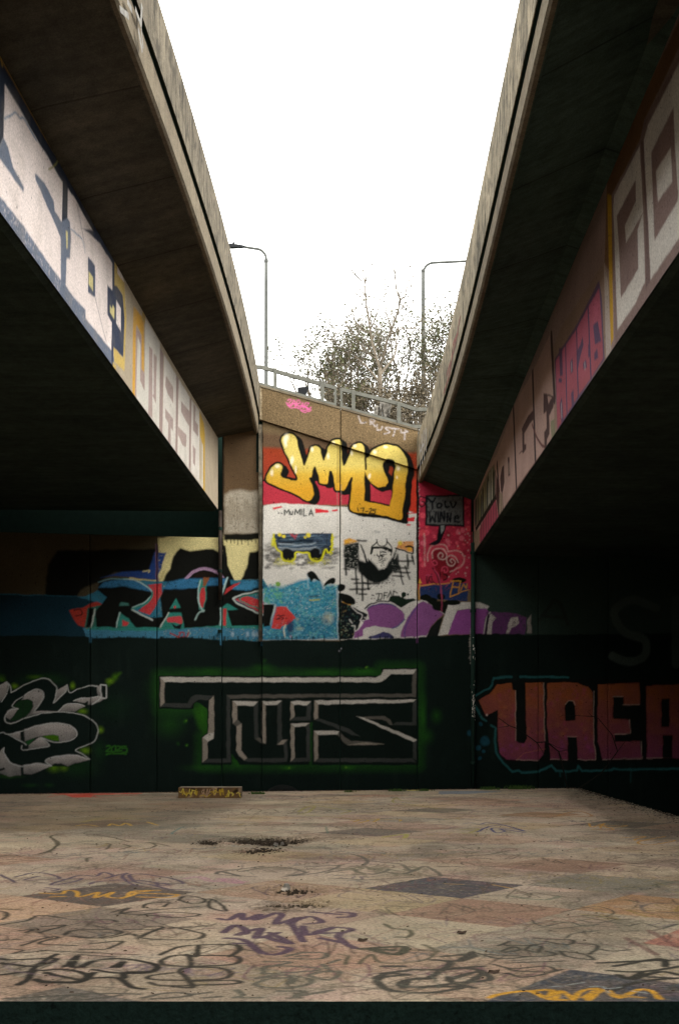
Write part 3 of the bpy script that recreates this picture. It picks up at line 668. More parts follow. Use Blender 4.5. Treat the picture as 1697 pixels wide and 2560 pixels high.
# --- silver lettering with green glow
W.frame(FF)
for x, y, r, ry, c, a in ((1270, 200, 16, 12, '6f9a1c', .9), (1330, 150, 14, 16, '4a7a14', .7), (170, 255, 14, 12, '6f9a1c', .8), (400, 150, 26, 8, '5a8414', .6), (840, 250, 10, 14, '6f9a1c', .9), (950, 550, 20, 12, '6f9a1c', .8), (1160, 760, 12, 14, '6f9a1c', .8), (980, 1000, 20, 14, '6f9a1c', .8), (620, 1200, 24, 18, '5a8414', .8), (740, 1200, 16, 14, '6f9a1c', .7), (300, 480, 18, 26, '2c6a18', .7), (20, 180, 16, 18, '4a7a14', .6), (100, 1300, 50, 8, '2c5a18', .6), (500, 180, 80, 24, '1e4a18', .5), (900, 1200, 80, 40, '183f16', .5), (1150, 1000, 30, 40, '183f16', .5), (350, 1400, 30, 8, '1e4a18', .5), (570, 1400, 20, 8, '1e4a18', .5), (1300, 500, 90, 60, '14301a', .5)):
    W.spot(x, y, r, c, a, 1, ry=ry)
W.line('1250,240 1380,110', 5, '4a7a14', 4, .5)
I('silver_lettering')
W.poly('-150,200 70,205 130,330 290,240 450,175 560,175 640,240 650,300 770,235 810,330 900,290 1030,260 1220,235 1225,410 1060,480 960,500 870,555 1050,640 1130,740 1120,830 1050,920 870,995 1040,1105 780,1185 590,1180 360,1280 100,1300 -60,1230', BLK, smooth=False)
SI, SO = '77736f', 'b0b1ad'
for q in ('-60,280 60,205 90,230 80,330 40,400 -40,470 -80,500', '650,310 770,235 775,300 720,370 615,450 640,380', '280,360 330,320 430,295 490,320 505,370 480,440 400,540 360,590 280,630 350,560 385,490 380,440 320,405 250,420', '55,610 80,540 140,520 215,520 170,580 110,650', '400,545 540,545 660,552 480,570 350,590', '670,548 740,480 840,455 930,465 975,490 860,550', '850,425 960,390 1150,375 1215,400 1060,475 1010,475 1010,430 970,450',
          '280,755 400,715 560,692 720,690 820,720 890,770 890,820 840,870 760,900 680,900 670,830 600,815 480,830 280,895', '110,812 230,780 235,890', '330,990 330,940 455,845 580,940 420,980', '525,1115 620,1070 760,1050 900,1055 1035,1105 780,1180 700,1145 620,1150 585,1180', '0,1020 40,965 60,1060 130,1150 240,1180 240,1290 100,1300 -60,1240 -60,1050', '270,1180 380,1150 490,1150 590,1180 360,1278 270,1265', '1125,260 1160,250 1160,380 1125,370'):
    W.poly(q, 'a39d98', soft=.8, col2='5f5c5a'); 
W.poly('250,420 320,405 380,430 385,490 340,560 270,640 110,660 215,520 150,495', '17301a')
W.poly('480,835 600,815 670,830 680,890 590,880', '39600f'); W.poly('285,900 400,860 330,940', '1b4a20')
for k in range(500): W.spot(random.uniform(-20, 1040), random.uniform(200, 1300), 1, '8a8682', .0)
W.lines('130,335 290,240 450,175 560,180 640,250 655,310|650,310 640,390 615,450 700,380 770,300 775,240 810,330 900,290 1000,262 1060,250|280,360 360,310 430,292 490,315 505,370 470,450 400,545|260,375 200,420 140,490 215,520 130,525 60,590 60,660 110,690 200,665 280,630 450,580 660,555 800,558 950,595 1050,645 1120,720 1130,790 1100,870 1050,915 870,995 960,1050 1035,1105|850,425 920,400 1130,380|670,548 740,480 850,455 930,465 975,490|0,800 40,795 90,810 270,770 400,720 560,692 720,690 830,722 890,780 885,830 840,872 700,905 600,895 470,845|90,815 180,860 270,910 300,935|470,850 575,940 420,975 290,1000 250,980 250,940|45,970 55,1050 110,1130 200,1175 270,1185|1035,1105 900,1065 780,1050 640,1070 525,1115 590,1180 480,1150 270,1175|70,205 100,250 80,340 20,440|75,205 120,260 130,335', 1.9, SO, .8)
W.lines('1060,250 1125,258|1165,245 1222,240 1222,400 1165,400 1165,245|1165,390 1060,470', 2.8, SO, .8, smooth=False)
W.lines('265,240 270,640|265,760 265,920|268,1180 268,1270|1052,240 1052,480', 1.2, '1a1c1a', .5, .7)
W.line('0,1225 45,1205', 5, BLK)
I('small_lettering')
W.lines('1225,950 1260,945 1270,970 1225,1010 1290,1005|1290,960 1330,950 1330,1005 1295,1005 1290,960|1350,950 1390,960 1345,1005 1400,1005|1450,950 1410,950 1405,975 1460,975 1465,1020 1410,1025|1225,1045 1300,1030 1460,1045', 2.6, '2f6a1c', 1.5, .9)
I('')
# --- orange block lettering
W.frame(FG)
W.lines('345,95 215,103 205,150 180,180 55,245 80,310 130,400 160,415|195,450 230,465 222,560 235,650 280,720 350,790 400,780 420,795 540,790 640,740 670,785 760,785 820,780 830,745 860,785 1080,775 1090,765 1130,775 1600,765|410,95 600,95 760,100', 5, '2c5f60', 1.5, .9, smooth=False)
W.lines('700,790 700,820|740,790 738,890|1215,780 1215,860', 3, '2c5f60', 2, .5)
for x, y, r in ((120, 440, 6), (42, 505, 9), (150, 565, 15), (105, 615, 9), (145, 640, 6), (115, 690, 6)): W.spot(x, y, r, '1e4a58', .85, .4)
I('orange_lettering')
W.poly('215,115 940,110 1600,110 1600,720 300,720 240,620 240,470 150,400 90,260 200,190', '141714')
O1, O2 = 'b05a34', '8c3a50'
def letter(q): W.poly(q, '8e4e2c', col2='783a50', soft=.8)
letter('105,265 180,225 240,150 345,140 350,190 375,195 378,560 400,580 440,580 455,545 445,140 575,135 590,560 580,660 540,708 380,705 310,700 260,650 245,560 245,340 155,380')
letter('605,140 735,135 830,140 900,165 935,210 945,540 960,705 830,700 820,535 755,530 755,700 630,700 605,420')
W.poly('735,420 735,300 760,268 790,268 810,300 812,415', '141714')
letter('975,150 1280,140 1285,300 1160,300 1165,345 1090,350 1090,240 1085,400 1210,410 1210,510 1100,515 1100,570 1280,565 1300,690 1010,700 975,560')
W.poly('1088,240 1165,240 1165,405 1090,405', '141714'); W.poly('1210,350 1300,350 1300,565 1105,568 1100,512 1212,510', '141714')
letter('1330,160 1600,150 1600,690 1335,690'); W.poly('1440,260 1500,250 1500,460 1440,460', '141714'); W.poly('1450,520 1520,520 1520,690 1450,690', '141714')
for k in range(260):
    x, y = random.uniform(250, 950), random.uniform(160, 690)
    W.clip = (W.C[..., 0] > .15)*1.0 if k == 0 else W.clip
    W.spot(x, y, random.uniform(2, 9), random.choice(['a04828', '8c5a34', 'a86a3c', '7e4a30', '9c3a62']) if y < 520 else random.choice(['9a3c74', '8c3a60', 'a0425a', '8c3a80']), .35, .9)
W.clip = None
W.lines('375,195 378,560|580,140 582,300 590,560|735,300 760,268 800,270 812,300|945,200 945,540 962,705 830,700|755,530 820,530|380,703 540,708|630,698 750,700|1090,240 1160,240|1160,300 1280,300|1210,410 1212,510 1100,512|1010,700 1300,690 1290,570|1335,690 1450,688', 1.8, 'b9a090', .8, .75, smooth=False)
W.spot(165, 375, 4, 'c9b8b0', .9, .7)
W.line('385,700 450,650 590,620', 1.5, 'b56a48', .8, .6)
I('')
# dim grey lettering further right on the black
W.frame(PX)
W.lines('1640,1520 1580,1500 1535,1530 1560,1580 1610,1600 1610,1640 1570,1655 1530,1640', 22, '46504a', 2, .9)
W.lines('1690,1500 1690,1660', 26, '424c46', 2, .9)
W.lines('1350,1550 1390,1500 1420,1560|1360,1540 1410,1545', 8, '262824', 3, .7)

# ================================================================== the painted floor
def pm_floor(x, y): return ray_floor(x, y)
G = Canvas(-6.9, 4.6, 5.45, 23.4, .008, pm_floor, 230, wob=.004, base='b09c88', seed=41); G.H[:] = 0
FC = Frame(0, 1950, 1/1.0823); R1 = Frame(0, 1960, 2.6133); R2 = Frame(550, 1960, 2.6133); R3 = Frame(1097, 1960, 2.6133)
R4 = Frame(0, 2230, 1.8447); R5 = Frame(847, 2230, 1.8447)
def tone(a, cell, seed, c, th=.5, sh=.15):
    n = vnoise(G.h, G.w, cell/G.res, seed)*.6+vnoise(G.h, G.w, cell/3/G.res, seed+1)*.4
    G.fill(np.clip((n-th)/sh, 0, 1), c, a)
tone(.55, 1.3, 50, '766c5c'); tone(.45, .8, 52, 'a58a74'); tone(.35, .5, 54, 'b3a78f'); tone(.4, .25, 56, '85796a', .55); tone(.5, .16, 60, '5c5248', .66, .1); tone(.45, .6, 62, '6a5c50', .62, .12); tone(.5, .35, 64, 'b08f80', .62, .1); tone(.3, 2.0, 58, '8f8a70', .5)
# faded chequered squares laid cornerwise
import itertools
# lattice of .82 m squares fitted to corners read off the photograph
obs = [((0, 0), (920, 2220)), ((1, 0), (1082, 2192)), ((1, 1), (1320, 2212)), ((0, 1), (1163, 2250)), ((-2, -2), (43, 2240)), ((-1, -2), (270, 2208)), ((-2, -1), (249, 2269)), ((-4, 1), (190, 2464)), ((-2, 3), (1405, 2430)), ((4, -4), (799, 2085.5)), ((5, -4), (925, 2068)), ((5, -3), (1024, 2075)), ((4, -3), (956, 2098))]
A_ = np.array([[1, i, j, (i-j)**2] for (i, j), _ in obs], float); B_ = np.array([[float(t) for t in pm_floor(*q)] for _, q in obs]); SOL = np.linalg.lstsq(A_, B_, rcond=None)[0]
lat = lambda i, j: np.array([1, i, j, (i-j)**2])@SOL
rl = random.Random(12)
for i in range(-14, 18):
    for j in range(-16, 16):
        Pc = np.array([lat(i, j), lat(i+1, j), lat(i+1, j+1), lat(i, j+1)]); c_ = Pc.mean(0)
        if not (-7.5 < c_[0] < 5 and 5 < c_[1] < 23): continue
        if rl.random() < .62: G.poly(None, rl.choice(['8c7b66', 'a3806a', '7c7466', 'b59c78', 'a07258', '6c665c', 'bca98c', 'a58a5c', '8f6a5c']), soft=.8, alpha=rl.uniform(.2, .5), speck=.1, uv=Pc)
def nearest(q):
    G.frame(FC); c_ = G._uv(q).mean(0); return min(((i, j) for i in range(-14, 18) for j in range(-16, 16)), key=lambda t: np.hypot(*(lat(t[0]+.5, t[1]+.5)-c_)))
cells = {'K': (-3, 3), 'J': (-5, 1)}
for q, c, a in (('850,250 1000,224 1220,242 1075,277', '45454a', .92), ('40,268 250,238 450,255 230,295', '4c4844', .88), ('220,293 420,275 330,345 60,345', '66635a', .6), ('900,315 1110,278 1300,300 1150,348', '8a6254', .62),
                ('755,127 850,108 985,118 880,140', '5a5650', .8), ('1230,245 1420,215 1600,230 1500,262', '66635a', .75), ('1140,195 1330,163 1470,178 1300,210', '8e6450', .55), ('K', '3b3e45', .95),
                ('J', '4c4a47', .85), ('1310,300 1480,262 1650,280 1480,320', '9a6c42', .7), ('-60,295 40,270 215,296 100,330', 'b8967a', .8), ('1010,62 1100,60 1180,75 1090,85', '57524a', .6), ('1290,100 1400,90 1500,110 1400,125', '47433c', .75), ('1230,80 1330,68 1400,80 1330,90', '84592f', .6), ('1350,400 1520,345 1700,365 1560,430', '9c584a', .7),
                ('1400,120 1500,108 1600,120 1500,140', '4f4a42', .6), ('230,100 330,92 400,108 300,112', '665a46', .6), ('600,250 700,240 640,280 540,270', 'a08468', .5)):
    ij = cells[q] if q in cells else nearest(q); Pc = np.array([lat(*ij), lat(ij[0]+1, ij[1]), lat(ij[0]+1, ij[1]+1), lat(ij[0], ij[1]+1)])
    G.poly(None, c, soft=.6, alpha=a, speck=.12, uv=Pc)
for i in range(-14, 18):
    for j in range(-16, 16):
        for a_, b_ in ((lat(i, j), lat(i+1, j)), (lat(i, j), lat(i, j+1))):
            if -7 < a_[0] < 4.3 and 5.2 < a_[1] < 22.5 and rl.random() < .6: G.line(None, 1.3, '4a4238', .6, rl.uniform(.15, .6), uv=np.array([a_, b_]), speck=.3)
for k in range(14):   # hairline cracks
    P = [(rl.uniform(-6, 3), rl.uniform(6, 18))]; an = rl.uniform(0, 6.28)
    for t in range(12): an += rl.uniform(-.6, .6); P.append((P[-1][0]+math.cos(an)*.16, P[-1][1]+math.sin(an)*.16))
    G.line(None, 1.4, '2c261f', .5, .75, smooth=False, uv=np.array(P))
for k in range(260):  # worn blotches
    c_ = (rl.uniform(-6.5, 4), 5.6+rl.random()**1.2*16); r_ = rl.uniform(.04, .3)
    Pb = np.array([(c_[0]+r_*rl.uniform(.4, 1.3)*math.cos(t), c_[1]+r_*rl.uniform(.4, 1.3)*math.sin(t)) for t in np.arange(0, 6.28, .6)])
    G.poly(None, rl.choice(['5c5146', '6e5f50', '8a6656', 'c0b09a', '4c463e', '7a6c58']), soft=rl.uniform(1, 7), alpha=rl.uniform(.12, .45), smooth=True, speck=.25, uv=Pb)
# layers of older tags under the readable ones
def rtag(u, v, hgt, wd, col, al, ang, nl):
    ca, sa = math.cos(ang), math.sin(ang); x = 0
    for l in range(nl):
        k = rl.randint(4, 7); P = []
        for t in range(k):
            a, b = x+rl.uniform(0, 1.0)*hgt*.8, rl.uniform(0, 1)*hgt*(1.3 if t % 3 == 0 else 1); P.append((u+a*ca-b*sa, v+a*sa+b*ca))
        G.line(None, wd, col, .7, al, uv=np.array(P)); x += hgt*.62
for k in range(850):
    v = 5.6+rl.random()**1.35*15.5; hgt = rl.uniform(.14, .55)
    rtag(rl.uniform(-6.4, 3.8), v, hgt, rl.uniform(1.3, 3.4), rl.choice(['3a342c', '4a4238', '3a342c', '2f2a26', '564a58', '5a5042', '7c5a4c', '8a763c', '4c5a5c', '6a4a50']), rl.uniform(.35, .85), rl.uniform(-.5, .5), rl.randint(2, 6))
if 0:
    pass
# darker far left and the worn right margin
G.poly('-200,25 620,25 560,60 380,110 100,120 -200,130', '4d4438', soft=60, alpha=.55)
G.poly('1340,20 1600,75 1700,130 1480,140 1360,70 1300,40', '4a4238', soft=22, alpha=.6, speck=.25)
G.poly('1060,15 1600,30 1600,100 1500,75 1330,22', '8f8674', soft=8, alpha=.3, speck=.3)
G.frame(R1)
for q in ('300,66 420,72 480,88 600,90 600,75 930,66 930,62 300,62',): G.poly(q, 'ac3a2c', soft=1, alpha=.85, speck=.15)
G.lines('310,88 420,72 500,92 580,70 640,90 760,84 900,70', 7, 'a83626', 1, .8)
G.frame(R3); G.poly('0,50 250,48 420,52 200,66 0,70', '6f7c8c', soft=1, alpha=.8, speck=.1)
G.poly('-500,40 0,34 0,40 -500,46', 'a8908a', soft=1, alpha=.8); G.poly('-210,40 -60,38 -60,44 -210,46', 'a99a3c', soft=1, alpha=.9)
G.frame(PX)
G.line([(-40, 1986), (600, 1985), (1440, 1971)], 5, 'b8ad98', 1, .8, smooth=False)  # pale line painted in as a highlight along the back edge
# tags
P1 = '54424d'; K1 = '2e2a24'; K2 = '39342c'
def tagl(f, txt, w, c, a=.85, **k): G.frame(f); G.lines(txt, w*.8, c, .8, min(1, a*1.15), **k)
tagl(R1, '0,470 150,470 280,455 370,410 380,380 330,345 420,325 560,325|330,345 370,400 320,450|560,330 700,345 850,380|600,375 800,380 980,385 1110,410|690,430 720,400 700,390|780,430 850,410 800,395|0,500 300,485 600,460 850,440 1000,415 1010,395 970,385|60,510 400,490|570,510 565,490 600,480', 8, '4d4638', .75)
tagl(R1, '380,330 800,320 300,318|300,320 150,345 40,350', 6, '55665a', .5)
tagl(R1, '500,275 560,268 640,278|710,275 730,262 780,275 820,258 860,275|960,250 1030,272', 9, 'a8863a', .8); tagl(R1, '540,250 700,225 930,235', 18, '8f8440', .35)
tagl(R1, '1120,330 1140,310 1190,285', 9, '4f6a64', .6)
tagl(R1, '0,595 100,645|100,610 250,580 390,620 160,630 260,605|400,625 540,620 440,650 330,660 520,600 620,605 680,580 740,600 690,620 760,600 830,585 800,610 870,660 930,670|590,655 640,640 870,630 1100,660 1040,665 1040,650 1190,655 1140,625 960,595 850,595 880,640 1010,665 1100,690 1270,688|300,680 380,690 350,700', 9, '5a4c56', .85)
tagl(R1, '270,715 400,720 430,700 500,705 520,740 640,710 620,745 740,710 700,740 810,745 870,705 990,700 880,715 1150,725 1100,745 900,740|800,750 890,720|340,740 420,738|960,700 1040,698', 9, 'b98a3c', .9)
tagl(R1, '1210,620 1300,610 1400,640 1500,620 1560,650', 22, 'a87486', .45, speck=.3); tagl(R2, '0,620 80,650 160,640', 20, 'a87486', .4, speck=.3)
tagl(R1, '1170,575 1568,560', 7, '5c564c', .7); tagl(R1, '1415,590 1440,575 1568,605', 12, '5c564c', .8)
tagl(R2, '0,575 280,540|0,595 240,610|130,575 370,545 560,580 420,605|560,545 780,535 660,580 430,605|690,585 760,570 880,560 900,580 1010,590|760,600 900,595 1020,590 1100,560 1000,560|770,620 960,628 1120,620 1300,610|860,460 930,480 960,510 930,535|980,505 1180,525|1190,530 1260,570 1340,540 1440,600 1350,605|1100,580 1200,590 1280,560', 11, '5c564c', .7)
tagl(R2, '1420,545 1568,540', 6, '5c564c', .6)
for k in range(30): G.frame(R2); G.line([(x := random.uniform(690, 1300), y := random.uniform(545, 600)), (x+random.uniform(30, 90), y+random.uniform(-20, 10)), (x+random.uniform(60, 120), y+random.uniform(-5, 15))], 8, '68614f', 1, .5)
tagl(R2, '510,185 560,155 620,145 570,190 520,200 760,220 850,230|640,145 800,170 850,180 790,195|1140,95 1130,120 1200,130 1430,165|1150,90 1190,110 1350,125', 12, '8c8244', .6)
tagl(R2, '850,240 910,235 870,250|910,235 970,240 900,258|990,235 1040,230 1000,250|1060,235 1170,235 1175,245', 9, 'a8863a', .8)
tagl(R2, '270,85 500,80 520,95 300,98 260,88', 14, '66625c', .7); tagl(R2, '180,180 220,160 270,175 240,190|290,175 340,165 380,185|420,170 470,180 500,165', 5, '57523f', .6)
tagl(R2, '690,280 705,325', 6, '4f6a5a', .6); tagl(R2, '1060,350 1210,330 1200,355', 15, '9a9440', .6)
tagl(R3, '165,260 220,255|270,265 320,255 420,270 560,310 480,295 350,290 370,320 430,310 400,295 560,320|250,315 330,280 440,270|520,275 570,280', 8, '3c3c66', .85); tagl(R3, '150,300 260,295 200,320', 12, '8f8440', .6)
tagl(R3, '770,210 900,180 1000,210 860,215|740,210 1020,215', 11, '9c6c34', .6); tagl(R3, '980,260 1000,285 1080,260 1060,290 1230,275 1080,275 1140,300 1000,300|1190,355 1350,345 1280,370 1540,370 1380,400 1300,380 1480,345', 7, 'b07f34', .85)
tagl(R3, '30,655 150,658|350,660 480,685', 6, 'b08a4c', .8); tagl(R3, '120,480 300,465 460,438|0,500 330,488|0,540 200,545 400,540 480,540', 8, '4c4840', .75)
tagl(R3, '470,735 560,750 700,760 780,740', 14, '4f5f4c', .55, speck=.2); tagl(R3, '1400,660 1568,635|1410,655 1440,680', 5, '55523f', .7); tagl(R3, '1230,760 1300,775', 10, '55523f', .6)
tagl(R4, '0,80 100,85|10,130 35,110 20,95 0,92|0,155 120,135 190,110 350,130 500,130 540,140|90,180 150,175 120,190|180,190 300,155 200,160|0,225 90,222|100,250 220,212 270,212 180,240 350,250|300,200 340,180 500,175 560,190 440,215 330,205 480,215 600,195 640,205 750,165 700,160|580,175 740,175 950,158|640,215 760,165 900,185 940,200 900,220 750,222 630,212|500,265 560,230 420,240|370,265 480,268|520,95 600,75 560,100 700,110 820,120 920,105 760,95 640,110|540,105 640,90 920,70|660,75 680,55 780,50|760,70 775,55|820,40 850,22 930,30 940,48 880,55 820,38|960,35 1000,45 1040,90 960,70 975,35', 8, K2, .82)
tagl(R4, '180,272 640,292|0,262 110,270 60,285 200,275|360,292 520,300', 6, K1, .8)
tagl(R4, '80,430 130,400 160,350 260,290|0,330 160,345 260,310 60,315 0,310|0,385 130,370 300,360 400,385 360,415 200,420 165,405|160,410 360,420 430,375|210,375 300,395 370,410|300,345 360,298 330,345 380,350|380,345 440,320 560,310 690,330 720,350 680,375 520,375 430,360|520,350 570,325 545,350|570,400 580,375 680,370|430,400 540,400 600,440 660,450', 11, K1, .88)
tagl(R4, '740,320 800,295 930,295 1090,300 1080,335 900,345 760,340 740,320|860,290 880,320 880,348|740,292 850,250 1100,250 1060,300|915,250 905,298 860,295|780,435 880,445 870,410 830,370 860,352 1000,352 1060,370 1040,400 860,410 700,405 690,390 800,375|690,420 780,435 1080,425 1070,410 880,415', 9, K2, .85)
tagl(R4, '30,495 300,480 400,485|270,500 320,480 480,470 640,475|330,505 560,480|660,490 760,470 860,470 850,485 700,495|880,475 970,465|940,490 1010,485', 9, '48443c', .75)
tagl(R4, '1180,400 1280,385 1420,400 1430,425 1330,445 1210,440 1180,425 1240,405 1360,400 1330,425|1180,400 1270,395|1340,395 1350,425|1210,380 1240,345 1440,350 1450,365 1230,380|1220,325 1340,325 1280,340 1230,345|1320,300 1400,282 1500,285 1480,310 1340,310|1370,300 1420,295|1430,385 1480,370 1560,370 1520,408 1430,390|1490,335 1520,370|1520,330 1568,315|1090,455 1120,480 1080,490 1210,490|1290,460 1400,460 1360,485 1530,455|1330,492 1390,490', 9, '5a564a', .8)
tagl(R4, '1010,125 1060,130 1110,100 1130,130 1200,105 1180,130 1270,100 1300,110 1270,150 1380,120 1330,150 1420,115 1490,140 1410,150|1030,190 1090,155 1140,190 1090,200 1200,170 1180,215 1280,190 1230,210 1340,240 1240,190|1040,215 1130,225 1200,280 1280,290 1340,265 1290,255|1340,140 1370,190 1400,230|1400,160 1420,200 1540,165 1450,190 1568,190|1440,95 1568,105|1480,215 1568,235|1090,240 1150,240', 14, P1, .85)
tagl(R5, '0,95 60,100 60,115 0,120|0,165 60,175 0,200 30,240 80,262', 14, P1, .8)
tagl(R5, '210,150 250,170 330,180 320,210 270,210', 9, '55503f', .8); tagl(R5, '110,265 300,255 270,290 160,270 250,270', 16, '4d4a3c', .85); tagl(R5, '300,270 460,275|0,290 40,300 30,335|90,335 150,290 200,330 380,320 460,275|390,245 440,270', 7, '55503f', .75)
tagl(R5, '480,300 620,290 560,320 430,315 520,330 420,395 360,400|340,360 450,360 660,345|620,280 560,315|170,400 230,380 320,385 210,395 180,420 240,455 360,468 480,460 560,440 300,440 310,410 430,400|300,445 320,410|460,365 600,355 660,380 540,440|510,395 520,420 620,445|570,420 700,405 640,370 500,410|380,445 560,420|200,345 300,345|340,360 200,380', 12, '48433a', .88)
tagl(R5, '740,250 790,230 760,245 840,250 940,240|750,275 800,255 830,270 760,280|860,270 880,250 930,255 920,280 860,270|680,290 900,300 1000,290 960,275|900,215 960,220 1080,225 1050,245 950,230|1020,275 1060,300 1170,315 1130,290 1030,275|1160,290 1190,250 1110,240|1200,265 1260,275 1340,268|710,335 800,355 960,345 990,370 820,365 760,350|770,330 1040,320|780,375 860,395 1030,360|640,285 740,310 880,300', 7, '413d34', .85)
tagl(R5, '880,130 940,160 1000,150 1060,140 1130,160 1200,150|1050,215 1080,195 1200,180|930,165 1030,170 1140,155|1020,95 1100,80 1200,70 1270,95 1230,115 1150,110 1040,120|1200,160 1290,165|1220,125 1340,130|1340,160 1400,145 1480,165 1560,150|1350,180 1450,180 1568,150|1100,130 1180,145 1280,130', 5, '45423a', .75)
tagl(R5, '1390,60 1420,95 1568,95|1390,70 1450,55 1568,60', 7, '635a58', .6); tagl(R5, '1320,215 1460,290|1430,180 1568,260', 11, '6a4c46', .6)
tagl(R5, '1200,330 1420,320 1568,315|1250,365 1400,370 1568,345|1290,385 1350,405 1480,370 1568,385|1350,400 1400,375|1440,395 1568,400|1270,345 1480,310 1500,345|1260,460 1330,430 1440,410 1568,400', 11, '38352e', .9)
tagl(R5, '690,490 760,470 880,460 960,495 1040,500|880,460 980,455 960,490|990,500 1020,460 1080,495|1080,500 1120,460 1200,450 1130,490|1150,500 1230,455 1290,490 1380,455 1440,460 1480,495|1290,480 1400,490', 9, 'b9882e', .95); tagl(R5, '980,440 1040,435|1060,430 1130,420|1160,440 1220,440 1250,470|1350,460 1420,470|1240,450 1300,440', 4, '8f938f', .7)
for k in range(24): G.frame(R5); G.line([(x := random.uniform(60, 560), y := random.uniform(30, 110)), (x+random.uniform(20, 80), y+random.uniform(-12, 12)), (x+random.uniform(10, 90), y+random.uniform(-14, 14))], 3, '5f584a', 1, .5)
# random faint older tags, scuffs, skid marks everywhere
G.frame(PX); rr = random.Random(5)
for k in range(230):
    u, v = rr.uniform(-6, 4.4), rr.uniform(5.6, 22); L = rr.uniform(.15, .6); pts = [(u, v)]
    for _ in range(rr.randint(3, 7)): pts.append((pts[-1][0]+rr.uniform(-L, L), pts[-1][1]+rr.uniform(-L, L)))
    G.line(None, rr.uniform(1.2, 3.5), rr.choice(['5f5648', '6c5f4e', '4f4a40', '8f6a58', '6a6a5e', '6f5c66', '8c7c4a', '566457']), 1, rr.uniform(.2, .55), uv=np.array(pts))
for k in range(1300):
    u, v = rr.uniform(-6, 4.4), rr.uniform(5.6, 22)
    P = np.array([(u, v), (u+rr.uniform(-.3, .3), v+rr.uniform(-.1, .1))])
    G.line(None, rr.uniform(1, 5), rr.choice(['7a6d58', 'b5a78c', '6a604f', 'b0957a', '86604c']), 2, rr.uniform(.15, .5), uv=P, speck=.2)
# holes broken through the surface
def hole_at(pts, depth, f):
    G.frame(f); P = catmull(G._uv(pts), True, 4); sl = G._bb(P, .2)
    X, Y = G.WU[sl]+G.n3[sl]*.12, G.WV[sl]+G.n4[sl]*.5; ins = np.zeros(X.shape, bool); m = len(P)
    for i in range(m):
        (x1, y1), (x2, y2) = P[i], P[(i+1) % m]
        if y1 != y2: ins ^= ((y1 > Y) != (y2 > Y)) & (X < (x2-x1)*(Y-y1)/(y2-y1)+x1)
    dd, _ = G._segd(sl, P, True); a = np.clip(dd/.07, 0, 1)*ins
    rough = (.6+.8*(G.sp[sl] > .5)*.4+G.n3[sl]*.6)
    G.H[sl] = np.minimum(G.H[sl], -depth*a*rough); G._apply(sl, np.clip(a*1.6, 0, 1)*(.55+.45*(G.n3[sl]+.5)), '21180f', 0)
    ring = np.clip(1-dd/.10, 0, 1)*(~ins)*np.clip(G.n3[sl]*2+.6, 0, 1); G._apply(sl, ring*.6, '5a4534', 0)
hole_at('20,375 120,350 300,345 480,352 640,352 560,385 420,410 250,408 130,395', .05, R2)
hole_at('60,440 160,432 300,428 400,432 300,450 180,462 90,450', .03, R2)
hole_at('1270,380 1370,370 1440,400 1350,405', .03, R1)
hole_at('290,690 400,678 560,672 670,705 560,722 400,728', .06, R2)
hole_at('1180,65 1300,52 1500,52 1510,74 1350,80 1220,76', .02, R4)
G.frame(R2)
for x, y in ((400, 395), (395, 392), (430, 682)): G.spot(x, y, 9, 'b5aca0', .9)
for x, y in ((985, 432), (720, 383), (1000, 388)): G.spot(x, y, 5, '2a231d', .9)
G.frame(R5)
for x, y, r in ((565, 195, 7), (105, 228, 6), (715, 377, 4), (770, 378, 4)): G.spot(x, y, r, '1d1712', .95, .3)
for k in range(900): # grit
    P = [rr.uniform(-6, 4.5), rr.uniform(5.6, 22)]
    G.line(None, rr.uniform(.8, 2.4), rr.choice(['3a3128', '2a241e', 'c2b69c']), .6, .8, uv=np.array([P, [P[0]+.01, P[1]+.01]]))

# ================================================================== girder faces (Y along, z up)
def fitline(pts, xf):
    out = []
    for x, y in pts:
        a, b = dirpx(x, y); ys = np.linspace(7, 26, 1901); X = xf(ys); k = np.argmin(np.abs(X/ys-a)); out.append((ys[k], b*ys[k]+EYE))
    return np.array(out)
XE_L = ray_plane(545, 1200)[0]; YE_L = float(wallY(XE_L)); XE_R = ray_plane(1184, 1200)[0]; YE_R = float(wallY(XE_R))
XL = lambda Y: XE_L+(-2.38-XE_L)*(YE_L-Y)/(YE_L-9)
XR = lambda Y: XE_R+(2.36-XE_R)*(YE_R-Y)/(YE_R-9)
def pm_web(xf, sgn):
    ys = np.linspace(6.0, 26, 4001)
    A = xf(ys)/ys
    def f(x, y):
        a, b = dirpx(np.asarray(x, float), np.asarray(y, float))
        o = np.argsort(A); Y = np.interp(a, A[o], ys[o]); return Y, b*Y+EYE
    return f
LW = Canvas(6.6, 23.2, 3.9, 6.6, .0125, pm_web(XL, -1), 200, wob=.003, base='a39682', seed=61)
W1 = Frame(0, 50, 3.944); W2 = Frame(220, 600, 3.286)
NV, NB, PK = '1f2838', '626a7a', 'dccfca'
L = LW; L.frame(W1)
L.poly('-300,-300 1300,2500 1160,3200 860,3000 -300,1900', PK)
L.frame(PX); L.poly([(-200, 250), (-30, 60), (0, 140), (165, 420), (290, 625), (300, 800), (262, 800), (268, 780), (268, 640), (150, 425), (0, 180), (-200, -100)], NV)
L.frame(W1)
L.poly('-300,-200 -5,320 20,430 150,640 400,1070 650,1500 820,1780 960,2000 1130,2290 1150,2420 1090,2366 900,2050 790,1850 750,1770 670,1660 665,1990 610,1990 618,1600 540,1470 480,1360 370,1185 130,760 47,620 40,960 35,1160 -60,1400 -400,900', NV)
L.line('-60,230 0,350 150,610 300,880 400,1060 560,1330 670,1500 820,1760 960,1990 1130,2300 1180,2420', 9, '97763a', 1.2, .95)
